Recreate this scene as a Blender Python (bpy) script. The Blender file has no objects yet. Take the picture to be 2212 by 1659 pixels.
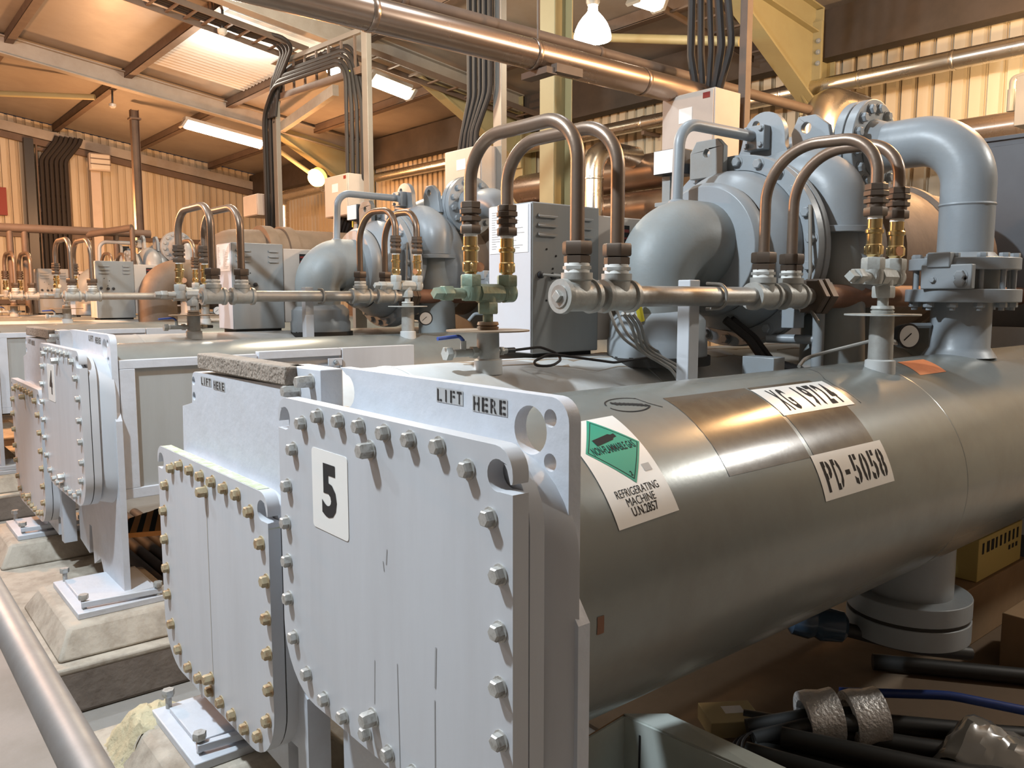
import bpy, bmesh, math, random
from mathutils import Vector, Matrix, Quaternion
from mathutils.geometry import tessellate_polygon
random.seed(7)
C = bpy.context.scene.collection
PI = math.pi
# ------------------------------------------------------------------ camera, world, lights
# origin of the world = the photographer's eye; x runs across the machines' end covers, y along their shells
FPX, CX, CY = 1760.0, 1106.0, 829.5
PITCH = math.radians(6.145); YAW = math.radians(50.324)
cam = bpy.data.cameras.new('camera'); camo = bpy.data.objects.new('camera', cam); C.objects.link(camo)
cam.sensor_fit = 'HORIZONTAL'; cam.sensor_width = 36.0; cam.lens = 36.0*FPX/2212.0; cam.clip_start = 0.05; cam.clip_end = 200
camo.location = (0, 0, 0); camo.rotation_euler = (PI/2-PITCH, 0, YAW)
bpy.context.scene.camera = camo
w = bpy.data.worlds.new('world'); bpy.context.scene.world = w; w.use_nodes = True
w.node_tree.nodes['Background'].inputs[0].default_value = (0.05, 0.055, 0.07, 1); w.node_tree.nodes['Background'].inputs[1].default_value = 0.08
vs = bpy.context.scene.view_settings
vs.view_transform = 'Standard'; vs.look = 'None'; vs.gamma = 1.0; vs.exposure = 2.0; vs.use_curve_mapping = False

def lamp(name, loc, power, col, r=0.15, kind='POINT', target=None, size=None, spot=None):
    l = bpy.data.lights.new(name, kind); l.energy = power; l.color = col
    if kind == 'AREA':
        l.shape = 'RECTANGLE'; l.size, l.size_y = size
    else: l.shadow_soft_size = r
    if spot: l.spot_size = spot; l.spot_blend = 0.6
    o = bpy.data.objects.new(name, l); C.objects.link(o); o.location = loc
    if target is not None:
        o.rotation_euler = (Vector(target)-Vector(loc)).to_track_quat('-Z', 'Y').to_euler()
    return o
WHITE = (0.80, 0.91, 1.0); WARM = (1.0, 0.86, 0.64); SODIUM = (1.0, 0.47, 0.20)
lamp('aisle_light', (-3.3, -0.7, 3.3), 330, WHITE, 0.12)
lamp('aisle_light', (-7.8, -0.9, 3.6), 140, WHITE, 0.15)
lamp('bay_light', (0.84, 7.6, 3.0), 120, (1.0, 0.98, 0.92), 0.16)
lamp('bay_light', (-9.0, 4.6, 3.3), 105, WARM, 0.2)
lamp('bay_light', (-3.6, 3.9, 3.6), 22, WHITE, 0.2)
lamp('sodium_tinted_light', (-1.9, 7.2, 2.75), 130, (1.0, 0.56, 0.24), 0.15)
lamp('sodium_tinted_light', (-3.0, 8.7, 2.0), 100, (1.0, 0.66, 0.34), 0.15)  # added fill with no fitting, brightens the right part of the back wall
lamp('sodium_tinted_light', (-12.2, 0.2, 1.9), 330, SODIUM, 0.2)
lamp('sodium_tinted_light', (-20.5, 5.0, 1.7), 150, (1.0, .50, .22), 0.2)

# ------------------------------------------------------------------ helpers
def _ray(px, py):
    a = (px-CX)/FPX; b = (CY-py)/FPX
    fw = math.cos(PITCH)+b*math.sin(PITCH); up = -math.sin(PITCH)+b*math.cos(PITCH)
    F = (-math.sin(YAW), math.cos(YAW)); R = (math.cos(YAW), math.sin(YAW))
    return Vector((fw*F[0]+a*R[0], fw*F[1]+a*R[1], up))
def at(px, py, x=None, y=None, z=None):      # survey: the point seen at that pixel which lies on a plane of the building
    r = _ray(px, py)
    t = x/r.x if x is not None else y/r.y if y is not None else z/r.z
    return r*t

class MB:
    def __init__(s): s.v = []; s.f = []
    def add(s, vs, fs):
        o = len(s.v); s.v += [Vector(p) for p in vs]; s.f += [[i+o for i in f] for f in fs]; return s
    def box(s, x0, x1, y0, y1, z0, z1):
        vs = [(x0,y0,z0),(x1,y0,z0),(x1,y1,z0),(x0,y1,z0),(x0,y0,z1),(x1,y0,z1),(x1,y1,z1),(x0,y1,z1)]
        return s.add(vs, [(3,2,1,0),(4,5,6,7),(0,1,5,4),(1,2,6,5),(2,3,7,6),(3,0,4,7)])
    def frustum(s, a, b, z0, z1):
        (x0,x1,y0,y1), (u0,u1,v0,v1) = a, b
        vs = [(x0,y0,z0),(x1,y0,z0),(x1,y1,z0),(x0,y1,z0),(u0,v0,z1),(u1,v0,z1),(u1,v1,z1),(u0,v1,z1)]
        return s.add(vs, [(3,2,1,0),(4,5,6,7),(0,1,5,4),(1,2,6,5),(2,3,7,6),(3,0,4,7)])
    def bar(s, p, q, w, h, up=(0,0,1)):       # rectangular bar from p to q
        p = Vector(p); q = Vector(q); d = (q-p).normalized(); u = Vector(up)
        if abs(d.dot(u)) > .98: u = Vector((0,1,0))
        a = d.cross(u).normalized(); b = a.cross(d).normalized()
        vs = [c+a*(i*w/2)+b*(j*h/2) for c in (p, q) for i, j in ((-1,-1),(1,-1),(1,1),(-1,1))]
        return s.add(vs, [(0,1,2,3),(7,6,5,4),(4,5,1,0),(5,6,2,1),(6,7,3,2),(7,4,0,3)])
    def lathe(s, o, d, prof, n=24, cap=True):  # prof: (distance along d, radius)
        o = Vector(o); d = Vector(d).normalized()
        u = Vector((0,0,1)) if abs(d.z) < .9 else Vector((1,0,0))
        a = d.cross(u).normalized(); b = d.cross(a).normalized()
        vs = []; fs = []
        for t, r in prof:
            for k in range(n):
                g = 2*PI*k/n; vs.append(o+d*t+a*(r*math.cos(g))+b*(r*math.sin(g)))
        for i in range(len(prof)-1):
            for k in range(n):
                k2 = (k+1) % n; fs.append((i*n+k, i*n+k2, (i+1)*n+k2, (i+1)*n+k))
        if cap:
            fs.append(tuple(range(n-1,-1,-1))); m = (len(prof)-1)*n; fs.append(tuple(range(m, m+n)))
        return s.add(vs, fs)
    def cyl(s, p, q, r, n=20): 
        p = Vector(p); q = Vector(q); return s.lathe(p, q-p, [(0,r),((q-p).length,r)], n)
    def hexnut(s, p, d, t, r): 
        return s.lathe(p, d, [(0,r*.93),(t*.12,r),(t*.88,r),(t,r*.93)], 6)
    def tube(s, pts, r, bend=.1, n=16, arc=7, closed=False):
        pts = [Vector(p) for p in pts]; bends = bend if isinstance(bend, (list,tuple)) else [bend]*len(pts)
        path = [pts[0]]
        for i in range(1, len(pts)-1):
            p, q, t = pts[i-1], pts[i], pts[i+1]
            d1 = (p-q); d2 = (t-q); l1 = d1.length; l2 = d2.length
            if l1 < 1e-6 or l2 < 1e-6: continue
            d1 /= l1; d2 /= l2; ang = d1.angle(d2)
            if ang > PI-.02: path.append(q); continue
            L = min(bends[i]/math.tan(ang/2), l1*.499, l2*.499); R = L*math.tan(ang/2)
            c = q+(d1+d2).normalized()*(R/math.sin(ang/2)); s0 = q+d1*L-c; s1 = q+d2*L-c
            tot = s0.angle(s1); ax = s0.cross(s1).normalized()
            k = max(2, int(arc*tot/(PI/2))+1)
            for j in range(k+1): path.append(c+Quaternion(ax, tot*j/k) @ s0)
        path.append(pts[-1])
        pp = [path[0]]
        for p in path[1:]:
            if (p-pp[-1]).length > 1e-5: pp.append(p)
        path = pp; m = len(path); vs = []; fs = []
        T = [(path[min(i+1,m-1)]-path[max(i-1,0)]).normalized() for i in range(m)]
        u = Vector((0,0,1)) if abs(T[0].z) < .9 else Vector((1,0,0))
        a = T[0].cross(u).normalized()
        for i in range(m):
            if i: a = (T[i-1].rotation_difference(T[i]) @ a)
            a = (a-T[i]*a.dot(T[i])).normalized(); b = T[i].cross(a)
            rr = r(i/(m-1)) if callable(r) else r
            for k in range(n):
                g = 2*PI*k/n; vs.append(path[i]+a*(rr*math.cos(g))+b*(rr*math.sin(g)))
        for i in range(m-1):
            for k in range(n):
                k2 = (k+1) % n; fs.append((i*n+k, i*n+k2, (i+1)*n+k2, (i+1)*n+k))
        fs.append(tuple(range(n-1,-1,-1))); fs.append(tuple(range((m-1)*n, m*n)))
        return s.add(vs, fs)
    def plate(s, loops, fmap, t0, t1):         # outline + holes in 2D, extruded between t0 and t1; fmap(u,v,t)->3D
        tri = tessellate_polygon([[Vector((p[0],p[1],0)) for p in L] for L in loops])
        flat = [p for L in loops for p in L]; n = len(flat)
        vs = [fmap(p[0],p[1],t0) for p in flat]+[fmap(p[0],p[1],t1) for p in flat]
        fs = [tuple(t) for t in tri]+[tuple(i+n for i in reversed(t)) for t in tri]
        o = 0
        for L in loops:
            m = len(L)
            for i in range(m):
                j = (i+1) % m; fs.append((o+i, o+j, o+j+n, o+i+n))
            o += m
        return s.add(vs, fs)
XZ = lambda u, v, t: Vector((u, t, v))
YZ = lambda u, v, t: Vector((t, u, v))
XY = lambda u, v, t: Vector((u, v, t))

def meshobj(name, mb, mat, parent=None, off=Vector((0,0,0)), bevel=0, ang=35):
    me = bpy.data.meshes.new(name)
    me.from_pydata([v-off for v in mb.v], [], mb.f); me.validate()
    bm = bmesh.new(); bm.from_mesh(me); bmesh.ops.recalc_face_normals(bm, faces=bm.faces)
    for f in bm.faces: f.smooth = True
    bm.to_mesh(me); bm.free()
    me.set_sharp_from_angle(angle=math.radians(ang))
    me.materials.append(mat)
    o = bpy.data.objects.new(name, me); C.objects.link(o)
    if parent: o.parent = parent
    if bevel:
        b = o.modifiers.new('bevel', 'BEVEL'); b.width = bevel; b.segments = 2; b.limit_method = 'ANGLE'; b.angle_limit = math.radians(50)
    return o
def thing(name, label, cat, loc, group=None):
    o = bpy.data.objects.new(name, None); C.objects.link(o); o.location = loc; o.empty_display_size = .1
    tag(o, label, cat, group); return o
def tag(o, label, cat, group=None):
    o['label'] = label; o['category'] = cat
    if group: o['group'] = group
    return o
def top(o):
    while o.parent: o = o.parent
    return o
def part(p, name, mb, mat, bevel=0, ang=35, label=None):
    o = meshobj(name, mb, mat, p, Vector(top(p).location), bevel, ang)
    if label: o['label'] = label
    return o
def inst(p, name, proto, loc, d=None):         # a repeated part sharing its mesh; d = direction of the local -y axis
    o = bpy.data.objects.new(name, proto.data if hasattr(proto, 'data') else proto); C.objects.link(o); o.parent = p
    o.location = Vector(loc)-Vector(top(p).location)
    if d is not None: o.rotation_euler = Vector((0,-1,0)).rotation_difference(Vector(d)).to_euler()
    return o
def single(name, mb, mat, label, cat, group=None, bevel=0, ang=35):   # thing of one mesh; its origin goes to its base
    lo = Vector((sum(v.x for v in mb.v)/len(mb.v), sum(v.y for v in mb.v)/len(mb.v), min(v.z for v in mb.v)))
    o = meshobj(name, mb, mat, None, lo, bevel, ang); o.location = lo
    return tag(o, label, cat, group)
def struct(name, mb, mat, bevel=0, ang=35):
    o = meshobj(name, mb, mat, None, Vector((0,0,0)), bevel, ang); o['kind'] = 'structure'; return o
def copy_tree(o, parent=None, dx=0.0):
    c = o.copy(); C.objects.link(c)
    if parent: c.parent = parent
    else: c.location.x += dx
    for ch in list(o.children): copy_tree(ch, c)
    return c
def rrect(x0, x1, z0, z1, r, n=6, rs=None):    # counter-clockwise from lower right; rs = radii lr, ur, ul, ll
    rs = rs or (r,)*4; out = []
    for (cx, cz, a0), q in zip(((x1,z0,-PI/2),(x1,z1,0),(x0,z1,PI/2),(x0,z0,PI)), rs):
        sx = -1 if cx == x1 else 1; sz = 1 if cz == z0 else -1
        if q <= 0: out.append((cx, cz)); continue
        for k in range(n+1):
            a = a0+PI/2*k/n; out.append((cx+sx*q+q*math.cos(a), cz+sz*q+q*math.sin(a)))
    return out
def circ(x, z, r, n=20): return [(x+r*math.cos(-2*PI*k/n), z+r*math.sin(-2*PI*k/n)) for k in range(n)]

# ------------------------------------------------------------------ materials
def M(name, col, rough=.5, metal=0.0, dirt=None, amt=0.0, scale=6.0, bump=0.0, bscale=40.0, streak=False, rvar=.1, emit=None, estr=0, contrast=.18, coat=0):
    m = bpy.data.materials.new(name); m.use_nodes = True; nt = m.node_tree; b = nt.nodes['Principled BSDF']
    b.inputs['Base Color'].default_value = (*col, 1); b.inputs['Roughness'].default_value = rough; b.inputs['Metallic'].default_value = metal
    if coat: b.inputs['Coat Weight'].default_value = coat; b.inputs['Coat Roughness'].default_value = .12
    if emit: b.inputs['Emission Color'].default_value = (*emit, 1); b.inputs['Emission Strength'].default_value = estr
    if dirt or bump:
        tc = nt.nodes.new('ShaderNodeTexCoord'); geo = nt.nodes.new('ShaderNodeNewGeometry')
        mp = nt.nodes.new('ShaderNodeMapping'); nt.links.new(geo.outputs['Position'], mp.inputs['Vector'])
        if streak: mp.inputs['Scale'].default_value = (1, 1, .12)
    if dirt:
        n = nt.nodes.new('ShaderNodeTexNoise'); n.inputs['Scale'].default_value = scale; n.inputs['Detail'].default_value = 6; n.inputs['Roughness'].default_value = .65
        nt.links.new(mp.outputs[0], n.inputs['Vector'])
        r = nt.nodes.new('ShaderNodeMapRange'); r.inputs['From Min'].default_value = .5-contrast+.08; r.inputs['From Max'].default_value = .5+contrast+.08
        r.inputs['To Max'].default_value = amt; nt.links.new(n.outputs['Fac'], r.inputs['Value'])
        mx = nt.nodes.new('ShaderNodeMix'); mx.data_type = 'RGBA'
        mx.inputs['A'].default_value = (*col, 1); mx.inputs['B'].default_value = (*dirt, 1)
        nt.links.new(r.outputs['Result'], mx.inputs['Factor']); nt.links.new(mx.outputs['Result'], b.inputs['Base Color'])
        if rvar:
            q = nt.nodes.new('ShaderNodeMapRange'); q.inputs['To Min'].default_value = max(.03, rough-rvar); q.inputs['To Max'].default_value = min(1, rough+rvar*1.5)
            nt.links.new(n.outputs['Fac'], q.inputs['Value']); nt.links.new(q.outputs['Result'], b.inputs['Roughness'])
    if bump:
        n2 = nt.nodes.new('ShaderNodeTexNoise'); n2.inputs['Scale'].default_value = bscale; n2.inputs['Detail'].default_value = 4
        nt.links.new(mp.outputs[0], n2.inputs['Vector'])
        bp = nt.nodes.new('ShaderNodeBump'); bp.inputs['Strength'].default_value = bump; bp.inputs['Distance'].default_value = .01
        nt.links.new(n2.outputs['Fac'], bp.inputs['Height']); nt.links.new(bp.outputs['Normal'], b.inputs['Normal'])
    return m
m_cover = M('pale_grey_gloss_paint', (.50,.52,.55), .38, 0, (.40,.40,.41), .5, 5, .05, 30, streak=True)
m_sheet = M('pale_blue_grey_paint', (.52,.55,.60), .40, 0, (.42,.43,.44), .45, 7, .22, 22)
m_shell = M('shaded_shell_paint', (.215,.232,.222), .23, .22, (.17,.17,.155), .6, 5, .012, 60, rvar=.05)  # same paint as the covers, with the shade put into a darker colour
m_evap = M('light_shell_paint', (.53,.555,.56), .38, 0, (.33,.27,.20), .55, 2.5, .03, 60)
m_paint = M('blue_grey_machine_paint', (.275,.305,.33), .36, 0, (.25,.25,.24), .6, 4, .06, 50)
m_paint_dusty = M('dusty_machine_paint', (.235,.26,.265), .5, 0, (.21,.19,.16), .6, 3.5, .08, 50)
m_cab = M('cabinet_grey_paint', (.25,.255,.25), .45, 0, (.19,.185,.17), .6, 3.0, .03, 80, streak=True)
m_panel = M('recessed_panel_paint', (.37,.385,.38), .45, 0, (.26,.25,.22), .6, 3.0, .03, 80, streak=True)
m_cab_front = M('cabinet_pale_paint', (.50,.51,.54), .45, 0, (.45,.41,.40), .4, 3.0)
m_steel = M('galvanised_pipe', (.36,.35,.33), .42, .55, (.20,.14,.09), .5, 7, .08, 60)
m_fit = M('cast_grey_fitting', (.38,.38,.36), .45, .35, (.24,.21,.17), .5, 12, .15, 50)
m_green = M('verdigris_fitting', (.20,.28,.22), .5, .2, (.22,.17,.09), .7, 14, .2, 60)
m_palefit = M('painted_pale_fitting', (.40,.41,.39), .5, .1, (.28,.26,.22), .6, 14, .2, 60)
m_tube = M('tarnished_copper_tube', (.23,.165,.12), .33, .6, (.15,.12,.10), .6, 8, .06, 40)
m_union = M('dark_bronze_union', (.105,.075,.055), .45, .5, (.06,.05,.04), .5, 15)
m_brass = M('bright_brass', (.70,.54,.27), .22, 1.0, (.40,.25,.09), .5, 14)
m_tape = M('white_thread_tape', (.75,.75,.72), .6)
m_rust = M('rusty_red_pipe', (.20,.095,.055), .6, .15, (.12,.06,.04), .6, 7, .1, 40)
m_rustdisc = M('rusty_disc', (.25,.20,.15), .6, .3, (.22,.12,.05), .8, 9)
m_bolt = M('painted_bolt', (.46,.46,.44), .38, .35, (.20,.18,.15), .7, 60, contrast=.12)
m_rbolt = M('rusty_bolt', (.40,.33,.21), .55, .2, (.26,.12,.04), .9, 38, contrast=.1)
m_black = M('black_plastic', (.018,.018,.02), .45)
m_cable = M('black_cable_sheath', (.022,.018,.016), .7)
m_gap = M('dark_gasket', (.03,.028,.025), .8)
m_white = M('white_sticker', (.78,.77,.74), .35)
m_paper = M('white_paper', (.74,.73,.71), .6)
m_ink = M('black_ink', (.012,.011,.011), .9)
m_greysten = M('grey_stencil_patch', (.38,.385,.385), .5)
m_teal = M('green_hazard_print', (.0,.30,.20), .6)
m_orange = M('orange_tape', (.62,.20,.07), .5, 0, (.45,.14,.05), .5, 25)
m_bare = M('bare_brown_steel', (.085,.062,.04), .2, 0, (.13,.105,.07), .7, 9, .01, 60, rvar=.03)
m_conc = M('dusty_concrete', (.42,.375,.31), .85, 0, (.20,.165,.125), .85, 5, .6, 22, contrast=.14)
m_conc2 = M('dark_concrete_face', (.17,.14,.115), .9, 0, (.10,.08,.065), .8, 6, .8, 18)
m_slab = M('crumbly_board', (.27,.23,.19), .95, 0, (.14,.12,.10), .8, 14, 1.0, 60)
m_foam = M('yellowed_foam', (.50,.44,.29), .9, 0, (.38,.30,.18), .6, 12, 1.2, 25)
m_floor = M('warehouse_floor', (.27,.255,.235), .7, 0, (.19,.17,.14), .7, 1.6, .2, 30)
m_wall = M('cream_steel_sheet', (.52,.45,.33), .5, 0, (.34,.26,.17), .6, 1.2, streak=True)
m_ceil = M('dull_roof_board', (.30,.26,.22), .42, 0, (.18,.15,.125), .6, .7)
m_wall_dim = M('dark_unseen_wall', (.10,.08,.06), .6, 0, (.06,.05,.04), .5, 2)  # for the walls out of view, colour kept dark to cut bounce light
m_rooflight = M('pale_corrugated_roof_sheet', (.62,.60,.56), .35)
m_iron = M('brown_steelwork', (.13,.09,.065), .6, .1, (.07,.05,.04), .6, 3)
m_dark = M('dark_eaves_beam', (.055,.04,.03), .7, .1, (.03,.025,.02), .6, 3)
m_beam = M('grey_steelwork', (.33,.30,.26), .5, .1, (.20,.16,.12), .6, 2)
m_yellow = M('ochre_steelwork', (.35,.30,.155), .45, 0, (.30,.24,.12), .6, 2)
m_galv = M('galvanised_post', (.25,.235,.21), .5, .4, (.28,.26,.23), .5, 9)
m_clad = M('aluminium_cladding', (.66,.62,.55), .26, 1.0, (.52,.45,.36), .5, 3)
m_cladbrown = M('dusty_pipe_cladding', (.40,.31,.25), .26, .9, (.27,.20,.15), .6, 1.5)
m_lag = M('brown_lagging', (.17,.12,.085), .6, .1, (.10,.075,.055), .6, 4, .2, 20)
m_box = M('beige_panel_box', (.50,.43,.37), .5, 0, (.38,.32,.27), .4, 3)
m_greycab = M('slate_grey_cabinet', (.085,.095,.11), .5, 0, (.07,.075,.085), .5, 3)
m_rail = M('scuffed_steel_rail', (.24,.235,.23), .45, .3, (.17,.15,.135), .6, 14)
m_card = M('brown_cardboard', (.30,.19,.10), .8, 0, (.20,.12,.06), .5, 4)
m_wcard = M('white_carton', (.50,.54,.50), .7, 0, (.40,.40,.36), .4, 5)
m_tan = M('tan_carton', (.42,.34,.18), .7)
m_ycard = M('yellow_carton', (.50,.38,.12), .7)
m_foil = M('foil_lagging', (.80,.78,.76), .35, .4, (.45,.42,.40), .5, 30, .8, 60)
m_hose = M('black_rubber_hose', (.018,.018,.017), .5)
m_blue = M('blue_hose', (.02,.05,.22), .4)
m_bluegrey = M('blue_plastic_fitting', (.035,.06,.095), .2)
m_bag = M('grey_plastic_sheet', (.20,.19,.17), .18, 0, None, 0, coat=.6)
m_chrome = M('polished_steel', (.6,.58,.55), .18, 1.0)
m_ply = M('brown_board', (.13,.085,.05), .7, 0, (.09,.06,.035), .6, 3)
m_red = M('red_marking', (.20,.018,.012), .6)
m_yellowcap = M('yellow_plastic', (.6,.5,.03), .4)
m_amber = M('amber_and_black_board', (.65,.25,.05), .5)
m_tubewhite = M('glowing_tube', (1,1,1), .5, emit=(1.0,.88,.68), estr=5)
m_glow = M('glowing_lens', (1,1,1), .5, emit=(1.0,.92,.75), estr=5)
m_sod = M('glowing_sodium_lens', (1,1,1), .5, emit=(1.0,.50,.10), estr=5)
m_glass = M('dull_lens', (.55,.52,.46), .15)
m_bluelever = M('blue_lever', (.04,.08,.30), .4)
m_copperdisc = M('copper_tag', (.65,.33,.18), .4, .6)

# ------------------------------------------------------------------ lettering
def text_geo(s, x0, x1, z0, z1, fat=0.0, cut=None, bx=None, bw=0):
    cu = bpy.data.curves.new('t', 'FONT'); cu.body = s; cu.offset = fat; cu.resolution_u = 3
    ob = bpy.data.objects.new('t', cu); C.objects.link(ob)
    dg = bpy.context.evaluated_depsgraph_get(); me = bpy.data.meshes.new_from_object(ob.evaluated_get(dg))
    bm = bmesh.new(); bm.from_mesh(me)
    xs = [v.co.x for v in bm.verts]; ys = [v.co.y for v in bm.verts]; a, b, c, d = min(xs), max(xs), min(ys), max(ys)
    for v in bm.verts: v.co = Vector((x0+(v.co.x-a)/(b-a)*(x1-x0), z0+(v.co.y-c)/(d-c)*(z1-z0), 0))
    if cut:
        z = z0+cut
        while z < z1:
            bmesh.ops.bisect_plane(bm, geom=bm.verts[:]+bm.edges[:]+bm.faces[:], plane_co=(0,z,0), plane_no=(0,1,0)); z += cut
    if bx is not None:
        for xx in (bx-bw, bx+bw): bmesh.ops.bisect_plane(bm, geom=bm.verts[:]+bm.edges[:]+bm.faces[:], plane_co=(xx,0,0), plane_no=(1,0,0))
        bmesh.ops.delete(bm, geom=[f for f in bm.faces if abs(f.calc_center_median().x-bx) < bw], context='FACES')
    bm.verts.index_update(); vs = [(v.co.x, v.co.y) for v in bm.verts]; fs = [[v.index for v in f.verts] for f in bm.faces]
    bm.free(); C.objects.unlink(ob); bpy.data.objects.remove(ob); bpy.data.curves.remove(cu); bpy.data.meshes.remove(me)
    return vs, fs
def spaced(mb, s, rect, fmap, t, gap=.22, fat=0.0, cut=None, bridge=0.0):    # stencil lettering: one cell per character
    x0, x1, z0, z1 = rect; n = len(s); w = (x1-x0)/n
    for i, ch in enumerate(s):
        if ch == ' ': continue
        a = x0+w*(i+gap/2); b = x0+w*(i+1-gap/2); c0, c1 = z0, z1
        if ch in 'I1': a, b = a+(b-a)*.36, b-(b-a)*.36
        if ch == '-': c0, c1 = z0+(z1-z0)*.40, z0+(z1-z0)*.56; a, b = a+(b-a)*.2, b-(b-a)*.2
        vs, fs = text_geo(ch, a, b, c0, c1, fat, cut, (a+b)/2 if bridge and ch not in 'I1T-' else None, bridge)
        mb.add([fmap(u, v, t) for u, v in vs], fs)
    return mb
def ink(mb, s, rect, fmap, t, fat=0.0, cut=None):
    vs, fs = text_geo(s, *rect, fat, cut); mb.add([fmap(u, v, t) for u, v in vs], fs); return mb
def strip(mb, rect, fmap, t, n=1):             # thin flat patch, n slices up its height
    x0, x1, z0, z1 = rect; vs = []; fs = []
    for k in range(n+1):
        z = z0+(z1-z0)*k/n; vs += [fmap(x0, z, t), fmap(x1, z, t)]
    for k in range(n): fs.append((2*k, 2*k+1, 2*k+3, 2*k+2))
    return mb.add(vs, fs)

# ------------------------------------------------------------------ shared bolt meshes (local axis -y is outwards)
def bolt_mesh(name, mat, r, h, washer=1.25, shank=0):
    b = MB()
    b.lathe((0,0,0), (0,-1,0), [(0,r*washer),(.003,r*washer)], 14)
    b.lathe((0,-.003,0), (0,-1,0), [(0,r),(h*.8,r),(h,r*.82)], 6)
    if shank: b.lathe((0,-h,0), (0,-1,0), [(0,r*.5),(shank,r*.5)], 10)
    o = meshobj(name, b, mat); me = o.data; bpy.data.objects.remove(o); return me
B_cover = bolt_mesh('bolt', m_bolt, .0185, .019)
B_jack = bolt_mesh('bolt', m_bolt, .021, .034)
B_rust = bolt_mesh('bolt', m_rbolt, .0195, .020)
B_rjack = bolt_mesh('bolt', m_rbolt, .020, .032)
B_paint = bolt_mesh('bolt', m_paint, .026, .022)
B_small = bolt_mesh('bolt', m_paint, .014, .012)
B_tall = bolt_mesh('bolt', m_bolt, .02, .05)

UP = Vector((0,0,1))
def hook_outline(x0, x1, z0, z1, rb, rt=.055, hr=.034):
    # end-cover outline: rounded lower corners, open lifting hooks under both upper corners
    cz = z1-.062; out = []
    out += [(x1-rb+rb*math.cos(a), z0+rb+rb*math.sin(a)) for a in [-PI/2+PI/2*k/8 for k in range(9)]]
    cx = x1-.048
    out.append((x1, cz-hr*.95))
    out += [(cx+hr*math.cos(a), cz+hr*math.sin(a)) for a in [-PI*.42-(PI*1.43)*k/14 for k in range(15)]]
    out += [(cx+hr+.006, cz-.012), (x1-.002, cz-.012), (x1, cz-.004)]
    out += [(x1-rt+rt*math.cos(a), z1-rt+rt*math.sin(a)) for a in [0+PI/2*k/6 for k in range(7)]]
    left = [(x0+x1-u, v) for u, v in reversed(out)]
    return out+left

def make_cover(name, label, box, boltpos, jacks, bmesh_, jmesh, green=False):
    x0, x1, z0, z1 = box; cx = (x0+x1)/2; y = 1.01
    t = thing(name, label, 'machine cover', (cx, 1.09, z0))
    part(t, 'cover_plate', MB().plate([hook_outline(x0,x1,z0,z1,.20)], XZ, y, y+.042), m_cover, .004)
    part(t, 'gasket', MB().plate([rrect(x0+.006,x1-.006,z0+.005,z1-.12,.19,8,(.19,.0,.0,.19))], XZ, y+.042, y+.047), m_gap)
    # flange and flaring box behind
    L0 = rrect(x0,x1,z0,z1-.024,.2,8,(.2,.15,.15,.2)); L1 = rrect(x0+.002,x1-.002,z0,z1-.020,.2,8,(.2,.15,.15,.2))
    L2 = rrect(x0+.02,x1-.02,z0+.02,z1-.04,.2,8,(.2,.16,.16,.2)); L3 = rrect(x0+.005,x1-.005,z0+.01,z1-.038,.2,8,(.2,.19,.19,.2)); L4 = rrect(x0-.012,x1+.012,z0-.01,z1-.046,.2,8,(.2,.22,.22,.2))
    rings = [(L1,y+.047),(L0,y+.085),(L2,y+.088),(L3,y+.105),(L4,y+.175)]
    n = len(L0); vs = [(u,yy,v) for L,yy in rings for u,v in L]; fs = []
    for i in range(len(rings)-1):
        for k in range(n): k2=(k+1)%n; fs.append((i*n+k,i*n+k2,(i+1)*n+k2,(i+1)*n+k))
    fs += [tuple(range(n)), tuple(range((len(rings)-1)*n, len(rings)*n))]
    part(t, 'water_box', MB().add(vs, fs), m_cover, 0, 40)
    for u, v in boltpos: inst(t, 'bolt', bmesh_, (u, y, v))
    for u, v in jacks: inst(t, 'bolt', jmesh, (u, y, v))
    return t
A_pos = [(-2.215,-.445),(-2.151,-.36),(-2.048,-.329),(-1.927,-.327),(-1.818,-.328),(-1.698,-.329),(-1.584,-.33),(-1.467,-.329),(-1.36,-.363),(-2.261,-.562),(-2.276,-.678),(-2.274,-.796),(-2.275,-.913),(-2.244,-1.026),(-2.161,-1.111),(-2.053,-1.147),(-1.94,-1.152),(-1.815,-1.146),(-1.703,-1.153),(-1.59,-1.153),(-1.47,-1.15),(-1.365,-1.11),(-1.29,-1.03),(-1.286,-.452),(-1.254,-.564),(-1.255,-.685),(-1.255,-.804),(-1.252,-.92)]
B_pos = [(-3.365,-.69),(-3.256,-.661),(-3.136,-.66),(-3.02,-.663),(-2.902,-.663),(-2.785,-.666),(-2.668,-.666),(-2.561,-.703),(-3.451,-.776),(-3.488,-.89),(-3.488,-1.012),(-3.49,-1.137),(-3.484,-1.25),(-3.453,-1.37),(-3.374,-1.454),(-3.255,-1.489),(-3.135,-1.489),(-3.013,-1.495),(-2.903,-1.496),(-2.788,-1.498),(-2.67,-1.499),(-2.551,-1.475),(-2.471,-1.388),(-2.446,-1.27),(-2.447,-1.149),(-2.447,-1.031),(-2.447,-.907),(-2.478,-.79)]
coverA = make_cover('water_box_cover', '', (-2.322,-1.215,-1.195,-.298), A_pos, [(-1.771,-.382),(-1.782,-1.09)], B_cover, B_jack)
coverB = make_cover('water_box_cover', '', (-3.56,-2.425,-1.55,-.62), B_pos, [(-2.985,-.715),(-3.0,-1.44)], B_rust, B_rjack)

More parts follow.
